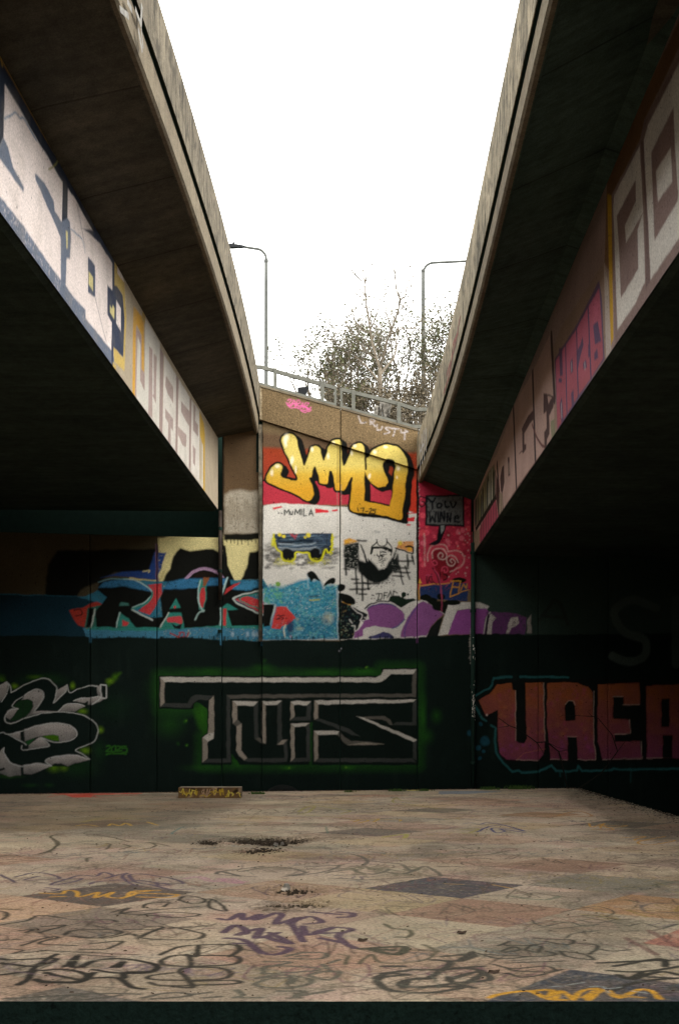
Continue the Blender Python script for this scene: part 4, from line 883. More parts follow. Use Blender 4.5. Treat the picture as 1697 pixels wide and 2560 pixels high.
L.poly('-300,1200 0,1250 35,1160 80,1250 130,1450 235,1640 232,1695 140,1570 60,1450 0,1370 -300,1300', NB)
L.poly('345,1505 365,1520 440,1600 500,1720 530,1780 540,1880 610,1990 620,2400 600,2366 600,2150 540,2000 470,1850 400,1680 350,1570', NB)
L.poly('600,1990 665,1950 690,1990 700,2150 690,2350 660,2345 655,2366 640,2900 600,2860', NB); L.poly('650,2070 668,2090 668,2240 655,2250', 'c6ba82')
L.line('45,965 90,945 150,910 200,970 240,975 360,1190', 2.4, '3f6f92'); L.line('700,2060 760,2110 810,2160 840,2290', 2.0, '3f6f92')
L.line('770,1800 800,2000 840,2300', 1, '5d5a60', .5, .8); L.line('480,1470 540,1430 575,1380', 3, '8d8848')
L.line('0,320 20,430', 8, 'a98a3c'); L.poly('-300,1500 -10,1720 240,2040 460,2366 700,2700 940,2960 860,3150 -300,2300', NB, speck=.06)
L.poly('-300,1900 0,1950 240,2260 480,2560 700,2850 860,3150 -300,2500', '46586c', soft=6, alpha=.5, speck=.2)
L.frame(Frame(0, 0, 2.24))
L.poly('345,1570 370,1600 640,2000 640,2070 345,1690', NB, speck=.04)
L.poly('480,1410 535,1500 535,1640 480,1600', '444c60'); L.poly('500,1510 522,1540 522,1630 500,1600', 'c6ba82')
L.line('430,1140 470,1340 485,1420|'.strip('|'), 2.5, '5d5a60', .5, .8); L.line('535,1650 560,1780 595,1940', 2.5, '5d5a60', .5, .8)
L.frame(W2)
L.poly('-10,640 200,910 200,1080 -60,760', NB, speck=.04)
L.poly('-40,-100 120,-60 218,110 218,370 240,380 285,450 300,640 300,970 210,880 205,1080 195,1080 192,905 195,680 160,610 160,370 200,410 200,190 100,30 -40,-100', '30384c')
L.poly('100,30 200,190 200,410 160,370 160,610 195,680 190,900 60,740 -20,640 -20,-80', PK); L.line('60,480 100,640 150,830', 3, '5d5a60', .5, .8)
L.poly('0,130 58,210 60,470 0,430', '444c60'); L.poly('5,250 42,310 42,420 5,360', 'c6ba82')
L.poly('232,490 270,560 270,750 232,680', PK); L.poly('180,530 195,560 205,530 218,560 215,650 180,590', 'c6ba82'); L.line('235,640 265,730', 1.2, '444c60')
L.poly('218,110 240,150 240,270 300,350 315,640 300,1080 215,1000 210,880 290,970 300,640 285,450 240,380 218,370', 'bda35c')
L.poly('205,1000 235,1040 222,1090 205,1080', 'bda35c')
L.poly('240,150 460,470 1100,1700 1100,2280 380,1300 300,1180 225,1090 235,1020 305,1080 318,650 300,350', 'a39681')
L.poly('370,700 375,540 460,650 460,1090 440,1060 440,780 400,690 395,1280 365,1300', 'bd8f38', soft=1.5); L.poly('460,500 470,650 480,700 440,650', 'a38a50')
L.poly('395,700 440,790 440,1060 465,1090 470,1250 420,1170 420,860 400,790 400,1290 385,1300', '9a8680')
L.poly('410,790 432,860 428,1150 465,1240 470,640 590,840 590,1570 535,1510 490,1420 400,1310 398,1200', 'bdb8ae')
L.poly('503,870 530,900 528,1260 558,1350 565,960 540,930 540,1260 528,1290 530,1460 495,1440 498,1250', '9a8782')
L.poly('592,880 620,940 612,1640 585,1570', '8f7c76')
L.poly('625,940 725,1110 718,1750 610,1640', 'c0bab1'); L.poly('725,1110 745,1140 735,1790 718,1750', '8f7c76'); L.poly('745,1140 835,1290 828,1890 735,1790', 'c0bab1')
L.poly('640,1110 700,1210 700,1340 655,1260 635,1200', '978680'); L.poly('635,1380 700,1470 698,1570 680,1540 680,1720 655,1680 660,1500 635,1460', '978680')
L.poly('765,1320 835,1410 832,1530 800,1480 765,1410', '978680'); L.poly('740,1530 810,1600 806,1700 780,1690 740,1600', '978680')
L.poly('835,1290 850,1310 845,1900 828,1890', '8f7c76'); L.poly('850,1310 915,1400 915,1990 845,1900', 'c0bab1'); L.poly('868,1340 885,1370 880,1480 905,1520 905,1620 862,1560', '978680'); L.poly('860,1680 885,1720 880,1860 862,1830', '978680')
L.poly('915,1400 950,1500 960,1600 960,2080 945,2050 945,1700 920,1600', 'b0903f', soft=1.5); L.line('940,1700 940,2060', 22, 'bdb8ae')
L.poly('600,1600 950,2000 940,2070 600,1650', 'b5aea2', soft=4, alpha=.5)
n = vnoise(L.h, L.w, 14, 77); L.fill(np.clip(n-.55, 0, 1), '8d8272', .5)
L.fill(np.clip((3.9+.02-L.V)/.01, 0, 1), '6c5f4a', .0)

RW = Canvas(6.6, 24.2, 3.6, 6.6, .0125, pm_web(XR, 1), 200, wob=.003, base='8a7770', seed=81)
W3 = Frame(1450, 100, 2.9575); W4 = Frame(1170, 1000, 5.632); W5 = Frame(1160, 600, 2.92)
Q = RW; Q.frame(PX)
Q.poly([(1380, 500), (1530, 380), (1800, -200), (1900, 700), (1500, 960), (1380, 1130)], '8d7871')
Q.frame(W3); TP = '7d6863'; WT = 'c2bcb4'
Q.poly('180,1640 200,1000 250,900 540,250 780,-250 780,-50 470,600 440,740 235,1140 240,1560 255,1800', '6b4a24', soft=2, alpha=.8)
Q.poly('200,1140 230,1140 245,2200 225,2270', 'b8902a', soft=1)
Q.poly('235,1170 440,740 470,600 780,20 780,1500 480,1950 255,2260 240,1560', TP)
Q.poly('245,1240 250,1150 440,780 465,1250 480,1780 410,1940 275,2140', WT); Q.poly('270,1300 410,1030 412,1200 335,1370 340,1490 465,1270 425,1400 430,1690 300,1910 285,1500', TP)
Q.poly('330,1370 455,1100 462,1250 340,1495', WT); Q.poly('425,1400 465,1340 480,1790 435,1850 435,1690', WT)
Q.poly('470,740 500,630 690,250 780,80 780,1390 520,1770 500,1300 480,1000', WT)
Q.poly('525,830 690,490 700,780 725,1130 720,1190 550,1480 535,1100', TP); Q.poly('560,970 670,790 680,1040 575,1195', WT)
Q.poly('445,740 470,740 520,1780 485,1830 480,1250', '6a5652')
Q.frame(W5)
Q.poly('640,800 700,650 1020,160 1060,830 1030,890 690,1390 640,1430', '8a7466'); 
Q.poly('1020,160 1050,300 1075,830 1035,890', 'a89a92'); 
Q.poly('660,870 830,600 985,290 1005,420 1025,870 700,1370 680,1390', '5c4a62')
Q.poly('668,880 740,770 820,650 900,500 985,350 1000,560 1015,860 930,1000 830,1140 750,1270 680,1380', 'a8586c', col2='985058')
Q.lines('740,780 750,1260|820,660 832,1140|905,510 925,1000', 12, '4f3f5c', .8)
for q in ('692,790 716,790 718,985 700,1000', '698,1200 712,1140 724,1310 710,1340', '774,890 790,860 794,960 778,975', '780,1120 797,1085 804,1230 786,1240', '828,800 850,760 864,700 872,760 850,840 830,940', '866,900 890,870 896,930 872,945', '905,760 915,740 915,850 905,860', '940,620 975,590 1000,740 955,760', '948,830 970,790 978,860 950,880', '690,1010 712,1010 712,1040 690,1040'):
    Q.poly(q, '57435f', soft=.6)
Q.lines('783,900 784,950|880,900 882,935|709,1200 712,1290', 8, 'a89ea0', .6, .8)
Q.poly('70,2330 60,1900 90,1800 240,1560 370,1200 500,960 630,680 650,870 660,1430 520,1640 380,1820 250,2060', 'a3877e')
Q.lines('636,700 660,1160|500,980 520,1620|360,1240 382,1830|240,1640 270,2030', 26, '3a2c2e', .8)
Q.frame(W4)
Q.poly('1060,-100 1210,-60 1200,100 1140,220 1145,380 1145,480 1110,550 1105,690 1075,700 1070,450 1105,400 1100,160 1060,190', '44302f')
Q.poly('1115,-60 1180,-40 1130,50', 'a3877e')
Q.poly('920,140 930,260 870,330 790,470 790,620 815,620 815,690 765,760 760,450 755,400 850,210', '44302f'); Q.line('720,755 750,725 790,720', 3, '44302f')
Q.line('900,340 960,510 1040,640 1080,650', 7, '5c3a38'); Q.poly('1160,300 1215,260 1225,520 1175,590', '7b7860')
Q.poly('475,950 505,910 510,1160 485,1300 460,1290 450,1100', '44302f'); Q.poly('555,810 580,800 590,1060 565,1080', '44302f'); Q.line('572,900 575,1020', 12, '9a8a80')
Q.line('650,1200 620,1370', 1, '5c3a38'); Q.line('480,1310 490,1560', 16, '3a2c2e')
Q.poly('100,1420 280,1020 370,900 385,1330 160,1700 90,1800', '6f6c58')
for k in range(26):
    x = random.uniform(100, 385); yt = 1420-(x-100)*1.75; yb = 1800-(x-100)*1.6
    Q.line([(x, yt+random.uniform(0, 120)), (x, yb-random.uniform(0, 90))], random.uniform(14, 30), random.choice(['1c1d1a', '1c1d1a', 'a5a294', '8a8a66', '26333a']), .8, .9, smooth=False)
Q.poly('100,1800 385,1320 400,1400 110,1850', '17150f'); Q.poly('160,1820 200,1720 390,1400 425,1650 160,2060', '92414f')
for k in range(7): Q.line([(180+k*35, 1760-k*50), (182+k*35, 1990-k*50)], 16, '5c2c38', .8)
Q.poly('70,1850 160,1820 165,2060 75,2220', '7a6f58', speck=.3); Q.poly('395,1050 435,1200 440,1660 425,1650 390,1330', '3c2422')
Q.poly('440,1300 480,1320 485,1600 440,1660', '8b7a68'); Q.line('460,1320 462,1640', 14, '3a2c2e')
Q.frame(PX); Q.line([(1190, 1385), (1292, 1221), (1395, 1080), (1530, 885), (1700, 640)], 5, '5c3a36', 1.5, .8)

# ================================================================== small block canvas
def block_paint(nx, nz):
    BC = Canvas(0, nx*.004, 0, nz*.004, .004, None, 250, wob=.002, base='6e5538', seed=91)
    r = random.Random(3)
    for k in range(26): BC.line(None, r.uniform(4, 12), r.choice(['4a3524', '1a1611', '8a6f58', '5c4a3a']), 1, .8, uv=np.array([(r.uniform(0, nx*.004), r.uniform(0, .2)), (r.uniform(0, nx*.004), r.uniform(0, .2))])) if False else BC.line(None, r.uniform(6, 18), r.choice(['4a3524', '1a1611', '9a8068', '5c4a3a']), 3, .7, uv=np.array([(u := r.uniform(0, nx*.004), v := r.uniform(0, .18)), (u+.05, v+.03)]))
    u = .02
    while u < nx*.004:
        P = [(u, r.uniform(.02, .16))]
        for _ in range(4): P.append((P[-1][0]+r.uniform(-.03, .06), r.uniform(.01, .17)))
        BC.line(None, 3.2, r.choice(['c2a93c', 'b3952f', 'd0bd58', 'a88a70']), .8, .9, uv=np.array(P)); u += .05
    return BC
# ================================================================== ground and floor
GZ = -.62
g = MB(); g.add([(-300, -200, GZ), (300, -200, GZ), (300, 500, GZ), (-300, 500, GZ)], [(0, 1, 2, 3)])
tag(g.build('ground', M['ground']), kind='structure')
# floor slab: corners from the photograph
fy = lambda X: PLAT_FAR-.05+WS*X           # far edge runs parallel to the wall
NEAR = 5.595
XF1 = 4.06; XN1 = 4.12
us = np.arange(-6.6, XF1+.001, .008); us = np.concatenate([us[us < XF1-.008], [XF1]])
# rows get longer with distance
vs = [NEAR]; 
while vs[-1] < 22.2: vs.append(vs[-1]+max(.009, .009*(vs[-1]/7)**1.7))
vs = (np.array(vs)-NEAR)/(vs[-1]-NEAR)
UU, SS = np.meshgrid(us, vs)
VV = NEAR+SS*(fy(UU)-NEAR)
hx = np.clip((G.sample(UU, VV)[..., 0]), 0, 1)
x_ = np.clip(((UU-G.u0)/G.res), 0, G.w-1).astype(int); y_ = np.clip(((VV-G.v0)/G.res), 0, G.h-1).astype(int)
ZZ = G.H[y_, x_].copy()
edgew = np.minimum(UU-us[0], XF1-UU); chip = vnoise(*UU.shape, 9, 5)
ZZ -= np.clip(1-(XF1-UU)/.10, 0, 1)*chip*.05
V = np.stack([UU, VV, ZZ], -1).reshape(-1, 3); C = G.sample(UU, VV).reshape(-1, 3)
F = grid_faces(len(vs), len(us))
# sides: ring of boundary dropped
nu, nv = len(us), len(vs)
def skirt(idx, V, C, F, dz, dark):
    b = len(V); V2 = V[idx].copy(); V2[:, 2] = dz; C2 = np.tile(hexc(dark), (len(idx), 1))
    top = b+np.arange(len(idx)); V1 = V[idx].copy(); 
    Vn = np.vstack([V, V1, V2]); Cn = np.vstack([C, C2*1.0, C2]); b1 = top; b2 = top+len(idx)
    Fn = np.stack([b1[:-1], b2[:-1], b2[1:], b1[1:]], 1)
    return Vn, Cn, np.vstack([F, Fn])
n0 = len(V)
for idx, dk in ((np.arange(nu), '111d19'), ((nv-1)*nu+np.arange(nu), '2a2620'), (np.arange(nv)*nu+nu-1, '1d1a16'), (np.arange(nv)*nu, '1d1a16')):  # near face coloured almost black to stand for its lack of light
    V, C, F = skirt(idx, V, C, F, GZ, dk)
fl = link('concrete_floor', mesh_np('concrete_floor', V, F, C), M['floor'])
tag(fl, kind='structure')
# the floor slab goes on to the left, out of the photograph
s_ = MB(); s_.hexa([(-14, NEAR+.02, GZ), (-6.61, NEAR+.02, GZ), (-6.61, fy(-6.61), GZ), (-14, fy(-14), GZ), (-14, NEAR+.02, -.006), (-6.61, NEAR+.02, -.006), (-6.61, fy(-6.61), -.006), (-14, fy(-14), -.006)])
tag(s_.build('pavement', M['lip']), kind='structure')

# unseen banks and a wall added to block light from the sides and behind
for sx in (-1, 1):
    m_ = MB(); m_.add([(sx*9.5, -14, GZ+.004), (sx*9.5, 26, GZ+.004), (sx*13.2, 26, 5.6), (sx*13.2, -14, 5.6)], [(0, 1, 2, 3)])
    tag(m_.build('embankment', M['ground']), kind='structure')
ow = MB(); ow.box(-14, 14, -14.6, -13.6, GZ, 5.6); tag(ow.build('light_block_wall', M['lip']), 'unseen concrete wall added behind the camera to block light', 'wall')
# ================================================================== abutment wall
wall = empty('retaining_wall', (0, WALL0, GZ), 'graffiti covered concrete abutment wall closing the far end between the two bridges', 'wall')
seam = [-900, 225, 392, 554, 655, 850, 1043, 1178, 1345, 1520, 2200]
def zat(x, y): return float(ray_plane(x, y)[2])
def xat(x): return float(ray_plane(x, 1500)[0])
PL = ((650, 1053), (1043, 1178))           # underside line of the parapet
PT = ((648, 968), (1043, 1079))            # its top
def lerp_line(Lp, X):
    xa, za = xat(Lp[0][0]), zat(*Lp[0]); xb, zb = xat(Lp[1][0]), zat(*Lp[1])
    return za+(zb-za)*(X-xa)/(xb-xa)
def wgrid(xa, xb, zb, zt, off, step=.0115, cv=W, ret=.07):
    n = max(2, int((xb-xa)/step)); X = np.linspace(xa, xb, n); zt_ = np.broadcast_to(zt(X) if callable(zt) else zt, X.shape); zb_ = np.broadcast_to(zb(X) if callable(zb) else zb, X.shape)
    m = max(2, int((zt_.max()-zb_.min())/step)); s = np.linspace(0, 1, m)[:, None]
    XX = np.tile(X, (m, 1)); Z_ = zb_+(zt_-zb_)*s
    OO = np.full(XX.shape, off); 
    # returned edges give every panel its thickness
    XX = np.hstack([XX[:, :1], XX, XX[:, -1:]]); Z_ = np.hstack([Z_[:, :1], Z_, Z_[:, -1:]]); OO = np.hstack([OO[:, :1]+ret, OO, OO[:, -1:]+ret])
    XX = np.vstack([XX[:1], XX, XX[-1:]]); Z_ = np.vstack([Z_[:1], Z_, Z_[-1:]]); OO = np.vstack([OO[:1]+ret, OO, OO[-1:]+ret])
    YY = wallY(XX, OO)
    # gentle unevenness of the cast face
    V = np.stack([XX, YY, Z_], -1).reshape(-1, 3); C = cv.sample(XX, Z_); C = C.reshape(-1, 3)
    F = grid_faces(*XX.shape); fc = V[F].mean(1); ids = cv.ids(fc[:, 0], fc[:, 2])
    return V, C, F, ids
LABP = {'bubble_lettering': 'fat yellow bubble letters outlined in black on red', 'car_painting': 'dark car front ringed in yellow spray', 'portrait_painting': 'black and white moustached lower face', 'block_lettering': 'black RAK letters with red and teal',
        'purple_lettering': 'rounded purple letters edged in white', 'heart_painting': 'pink heart with white spirals', 'speech_bubble': 'grey speech bubble outlined in black', 'chrome_lettering': 'bevelled grey chrome letters on black', 'silver_lettering': 'silver curling letters with green glow',
        'orange_lettering': 'orange and pink block letters outlined in teal', 'pink_tag': 'pink spray tag', 'white_tag': 'faint white spray tag', 'small_lettering': 'thin black handwriting'}
parts = []
SH = zat(300, 1338)
for i in range(len(seam)-1):
    xa, xb = xat(seam[i])+.007, xat(seam[i+1])-.007
    if seam[i] < 500: zt = SH; 
    elif seam[i] < 600: zt = 6.0
    elif seam[i] < 1043: zt = lambda X: lerp_line(PL, X)+.01
    elif seam[i] < 1178: zt = 5.42
    else: zt = 4.4
    off = 0 if seam[i] != 554 else .05
    st = .0115 if (seam[i] >= 0 and seam[i] < 1500) or i == 0 else .02
    if i == 0: xa = -9
    if i == 0:
        parts.append((wgrid(-12, -5.9, GZ, zt, off, .1), 'wall_panel')); xa = -5.88
    parts.append((wgrid(xa, xb, GZ, zt, off, st), 'wall_panel'))
# parapet band above the two middle panels
xl, xm, xr = xat(649), xat(851), xat(1043.5)
for a, b in ((xl, xm-.006), (xm+.006, xr)):
    parts.append((wgrid(a, b, lambda X: lerp_line(PL, X)+.02, lambda X: lerp_line(PT, X), -.06, .0115, ret=.34), 'wall_parapet'))
acc = {}
for (V, C, F, ids), nm in parts:
    sel = ids == 0
    mat = M['rough'] if nm == 'wall_parapet' else M['paint']
    link(nm, sub_mesh(nm, V, F, C, sel), mat, wall)
    for k in np.unique(ids):
        if k: acc.setdefault(k, []).append((V, C, F[ids == k]))
for k, ls in acc.items():
    Vs, Cs, Fs, b = [], [], [], 0
    for V, C, F in ls:
        idx, inv = np.unique(F, return_inverse=True); Vs.append(V[idx]); Cs.append(C[idx]); Fs.append(inv.reshape(F.shape)+b); b += len(idx)
    o = link(IDS[k], mesh_np(IDS[k], np.vstack(Vs), np.vstack(Fs), np.vstack(Cs)), M['paint'], wall); o['label'] = LABP[IDS[k]]
# solid backing, shelf and capping
m = MB()
def wbox(m, xa, xb, o0, o1, z0, z1, z0b=None, z1b=None):
    z0b = z0 if z0b is None else z0b; z1b = z1 if z1b is None else z1b
    m.hexa([(xa, wallY(xa, o0), z0), (xb, wallY(xb, o0), z0b), (xb, wallY(xb, o1), z0b), (xa, wallY(xa, o1), z0), (xa, wallY(xa, o0), z1), (xb, wallY(xb, o0), z1b), (xb, wallY(xb, o1), z1b), (xa, wallY(xa, o1), z1)])
wbox(m, -14, xat(554), .075, 1.0, GZ, SH-.003)
wbox(m, -14, xat(549), 1.0, 1.4, GZ, 6.1)
wbox(m, xat(554)+.01, xat(652), .125, .8, GZ, 5.98)
zb0, zb1 = lerp_line(PL, xat(652)), lerp_line(PL, xat(1043))
wbox(m, xat(652), xat(1044), .075, .8, GZ, zb0+.3, None, zb1+.3)
wbox(m, xat(1044), xat(1190), .075, .8, GZ, 5.4)
ta, tb = lerp_line(PT, xat(640))-.01, lerp_line(PT, xat(1046))-.01
wbox(m, xat(640), xat(1060), .05, .29, 5.3, ta, 5.0, lerp_line(PT, xat(1060))-.01)
wbox(m, xat(1178), 14, .075, 1.0, GZ, 4.39)
wbox(m, xat(1190), 14, 1.0, 1.4, GZ, 6.1)
m.build('wall_backing', M['dark'], wall)  # backing blackened to stand for shade in the recess and joints
m = MB(); xa, xb = xat(649), xat(1043.5)
for a, b in ((xa, xm-.006), (xm+.006, xb)):
    wbox(m, a, b, -.075, .30, lerp_line(PT, a)+.002, lerp_line(PT, a)+.035, lerp_line(PT, b)+.002, lerp_line(PT, b)+.035)
m.build('coping', M['lip'], wall)
# slim vertical cover strips at the joints
m = MB(); wbox(m, xat(647), xat(655), -.03, .05, zat(650, 1604), zat(650, 1062)); 
m.build('joint_strip', M['fascia'], wall)
# black downpipe beside the right girder, with flaking white paint
pipe = empty('drainpipe', (xat(1181), wallY(xat(1181))-.09, GZ), 'black downpipe with flaking white paint beside the pink panel', 'pipe')
px_ = xat(1181); py_ = wallY(px_)-.09
m = MB(); m.tube([(px_, py_, GZ), (px_, py_, 4.2)], .038, 12); m.build('pipe_run', M['dark'], pipe, True)
for z in (.4, 1.7, 3.0, 4.0): m = MB(); m.tube([(px_, py_, z), (px_, py_, z+.05)], .052, 12); m.build('pipe_bracket', M['dark'], pipe)
m = MB(); rr = random.Random(2)
for k in range(46):
    z = rr.choice([rr.uniform(1.7, 2.6), rr.uniform(1.15, 1.75), rr.uniform(1.2, 1.5)]); a = rr.uniform(-2.4, -.7); r = .0395; h = rr.uniform(.01, .05); da = rr.uniform(.15, .5)
    m.add([(px_+r*math.cos(a), py_+r*math.sin(a), z), (px_+r*math.cos(a+da), py_+r*math.sin(a+da), z+rr.uniform(-.01, .01)), (px_+r*math.cos(a+da), py_+r*math.sin(a+da), z+h), (px_+r*math.cos(a), py_+r*math.sin(a), z+h*.8)], [(0, 1, 2, 3)])
m.build('paint_flakes', plain('flaking_white_paint', (.5, .47, .42), .7), pipe)
# left downpipe / joint cover at the inner edge of the left girder
pipe = empty('drainpipe', (xat(551), wallY(xat(551))-.08, 1.0), 'dark rusty downpipe between the cream panels under the left girder', 'pipe')
px_ = xat(551); py_ = wallY(px_)-.06
m = MB(); m.tube([(px_, py_, zat(551, 1500)), (px_, py_, 4.62)], .03, 12); m.build('pipe_run', plain('rusty_pipe', (.06, .045, .035), .8, 0, .7, 5), pipe, True)
for z in (2.6, 3.6, 4.3): m = MB(); m.tube([(px_, py_, z), (px_, py_, z+.05)], .04, 12); m.build('pipe_bracket', M['dark'], pipe)

# ================================================================== the two bridges
def polyf(P, deg, lo, hi):
    c = np.polyfit(P[:, 0], P[:, 1], deg)
    return lambda Y: np.polyval(c, np.clip(Y, lo, hi))
def solveY(pts, xf):
    return fitline(pts, xf)
def build_bridge(side):
    s = -1 if side == 'L' else 1
    if side == 'L':
        fb = [(295, 0), (365, 190), (429, 379), (545, 701), (625, 1000), (647, 1084)]
        gr = [(330, 0), (437, 304), (527, 558), (594, 795), (636, 1000), (648, 1072)]
        tp = [(395, 0), (484, 277), (547, 509), (598, 714), (636, 884), (647, 942)]
        wt = [(0, 134), (165, 420), (286, 625), (402, 848), (482, 997), (545, 1082)]
        wb = [(0, 549), (223, 850), (286, 920), (393, 1064), (545, 1283)]
        xe, ye = 648, 1084; xw = XL; YE = YE_L; M_s, M_f = M['soffit'], M['fascia']; slope = 0.0
    else:
        fb = [(1371, 0), (1318, 235), (1267, 471), (1195, 729), (1129, 996), (1045, 1207)]
        gr = [(1351, 0), (1284, 311), (1222, 591), (1156, 836), (1111, 996), (1045, 1178)]
        tp = [(1293, 0), (1262, 178), (1222, 387), (1173, 613), (1120, 827), (1080, 978), (1045, 1087)]
        wt = [(1622, 213), (1520, 422), (1379, 760), (1287, 1011), (1246, 1097), (1187, 1237)]
        wb = [(1697, 645), (1537, 877), (1393, 1083), (1290, 1223), (1184, 1391)]
        xe, ye = 1045, 1207; xw = XR; YE = YE_R; M_s, M_f = M['soffit_r'], M['fascia_r']; slope = .03
    Xe, Ye, Ze = (float(q) for q in ray_plane(xe, ye))
    # outer edge: height of the soffit lip is known, so each pixel gives a plan position
    P = []
    for x, y in fb:
        a, b = dirpx(x, y); Yv = (Ze-EYE+slope*Ye)/(b+slope); P.append((Yv, a*Yv))
    P = np.array(P); xc = np.polyfit(P[:, 0], P[:, 1], 3 if side == 'R' else 2)
    xo = lambda Y: np.polyval(xc, np.clip(Y, 8, Ye))+s*np.minimum(6, .03*np.maximum(0, 8-np.asarray(Y))**2)  # unseen near part flares outward, shaped to let in more light
    xw0 = xw; xw = lambda Y: xw0(np.maximum(Y, 6.8))+s*np.minimum(6, .03*np.maximum(0, 6.8-np.asarray(Y))**2)
    zf = lambda Y: Ze+slope*(Ye-np.clip(Y, 6, Ye))
    Pg = solveY(gr, xo); Pt = solveY(tp, lambda Y: xo(Y)-s*.027)
    zg = polyf(Pg, 1, 6, Ye); zt = polyf(Pt, 2, 9, Ye)
    # the groove runs parallel to the lip
    zgd = lambda Y: zf(Y)+max(.12, float(np.mean(Pg[:, 1]-zf(Pg[:, 0]))))
    Wt = solveY(wt, xw); Wb = solveY(wb, xw)
    zwt = polyf(Wt, 2, 9.3, YE); zwb = polyf(Wb, 1, 8, YE)
    name = 'left' if s < 0 else 'right'
    br = empty('road_bridge', (s*2.0, 5, 0), 'concrete road bridge with %s' % ('brown soffit and white and navy lettering along its girder' if s < 0 else 'soffit coloured black for its shade and pink and grey lettering along its girder'), 'bridge')
    Ys = np.concatenate([np.linspace(-13, 6, 8), np.arange(6.5, Ye, .5), [Ye]])
    def loft(name, prof, mat, Ys=Ys, skew=True, parent=br, smooth=False):
        """prof(Y) -> list of (X, z); the last ring is cut along the skew of the wall"""
        V = []; n = None
        for i, Y in enumerate(Ys):
            p = prof(float(Y)); n = len(p)
            for X, z in p: V.append((X, (wallY(X, -.004) if i == len(Ys)-1 and skew else Y), z))
        F = []
        for i in range(len(Ys)-1):
            for k in range(n):
                a, b = i*n+k, i*n+(k+1) % n; F.append((a, b, b+n, a+n))
        mb = MB(); mb.v = V; mb.f = F; mb.f.append(tuple(range(n))); mb.f.append(tuple((len(Ys)-1)*n+k for k in range(n))[::-1])
        return mb.build(name, mat, parent, smooth)
    # deck edge beam below the groove, parapet above it
    loft('deck_edge', lambda Y: [(xo(Y)+s*.02, zf(Y)), (xo(Y), zf(Y)+.02), (xo(Y), zgd(Y)-.035), (xo(Y)+s*.055, zgd(Y)-.035), (xo(Y)+s*.055, zf(Y)+.004)], M['lip'])
    loft('shade_strip', lambda Y: [(xo(Y)-s*.024, zgd(Y)+.002), (xo(Y)-s*.024, zgd(Y)+.03), (xo(Y)+s*.22, zgd(Y)+.03), (xo(Y)+s*.22, zgd(Y)-.06), (xo(Y)+s*.006, zgd(Y)-.06), (xo(Y)+s*.006, zgd(Y)+.002)], M['dark'])  # black strip standing for the shadow under the parapet overhang
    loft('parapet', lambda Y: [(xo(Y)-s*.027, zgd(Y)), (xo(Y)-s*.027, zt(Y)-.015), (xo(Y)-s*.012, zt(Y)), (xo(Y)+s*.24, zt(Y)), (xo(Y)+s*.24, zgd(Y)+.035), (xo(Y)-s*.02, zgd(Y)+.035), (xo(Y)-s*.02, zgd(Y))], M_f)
    # cantilevered slab: soffit from the lip to the top of the girder
    def slab(Y):
        return [(xo(Y)+s*.0205, zf(Y)+.004), (xo(Y)+s*.07, zf(Y)+.006), (xo(Y)+s*.085, zf(Y)+.045), (xw(Y)-s*.12, zwt(Y)-.004), (xw(Y)+s*.02, zwt(Y)-.05), (xw(Y)+s*.02, zwt(Y)+.30), (xo(Y)+s*.28, zgd(Y)-.02)]
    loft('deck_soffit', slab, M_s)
    # box girder body (behind its painted face)
    Yb = np.concatenate([np.linspace(-13, 6, 6), np.arange(7, YE, 1.), [YE]])
    W_ = 12.0*s
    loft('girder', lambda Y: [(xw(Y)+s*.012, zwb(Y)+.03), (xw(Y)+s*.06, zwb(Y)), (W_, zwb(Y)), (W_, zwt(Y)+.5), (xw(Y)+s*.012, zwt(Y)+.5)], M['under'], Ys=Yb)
    # road surface
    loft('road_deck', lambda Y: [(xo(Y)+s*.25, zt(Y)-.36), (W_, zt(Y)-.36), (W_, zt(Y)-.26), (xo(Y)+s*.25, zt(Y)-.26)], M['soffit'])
    # painted girder face
    cv = LW if s < 0 else RW
    yy = np.arange(6.8, YE, .014 if s < 0 else .016); yy = np.append(yy, YE)
    nz = 120; tt = np.linspace(0, 1, nz)[:, None]
    YY = np.tile(yy, (nz, 1)); zb_ = zwb(yy)+.035; zt_ = zwt(yy)+.02; Z_ = zb_+(zt_-zb_)*tt
    XX = np.tile(xw(yy), (nz, 1)); YY2 = YY.copy(); YY2[:, -1] = wallY(XX[:, -1], -.004)
    V = np.stack([XX, YY2, Z_], -1).reshape(-1, 3); C = cv.sample(YY, Z_).reshape(-1, 3)
    Fg = grid_faces(nz, len(yy)); o = link('girder_face', mesh_np('girder_face', V, Fg, C), M['paint'], br)
    o['label'] = 'inner girder face painted with large pale and navy letters' if s < 0 else 'inner girder face painted with grey, pink and beige letters'
    # plain face on towards the camera side, out of the picture
    loft('girder_face', lambda Y: [(xw(Y), zwb(Y)+.035), (xw(Y)+s*.02, zwb(Y)+.035), (xw(Y)+s*.02, zwt(Y)), (xw(Y), zwt(Y))], M['lip'], Ys=np.array([-13, -6, 0, 3, 5, 6.79]), skew=False)
    return dict(xo=xo, zf=zf, zg=zgd, zt=zt, xw=xw, zwt=zwt, zwb=zwb, Ye=Ye, root=br)
BL = build_bridge('L'); BR = build_bridge('R')

M['dirt'] = plain('brown_crust', (.05, .036, .024), .95, 0, .6, 30)
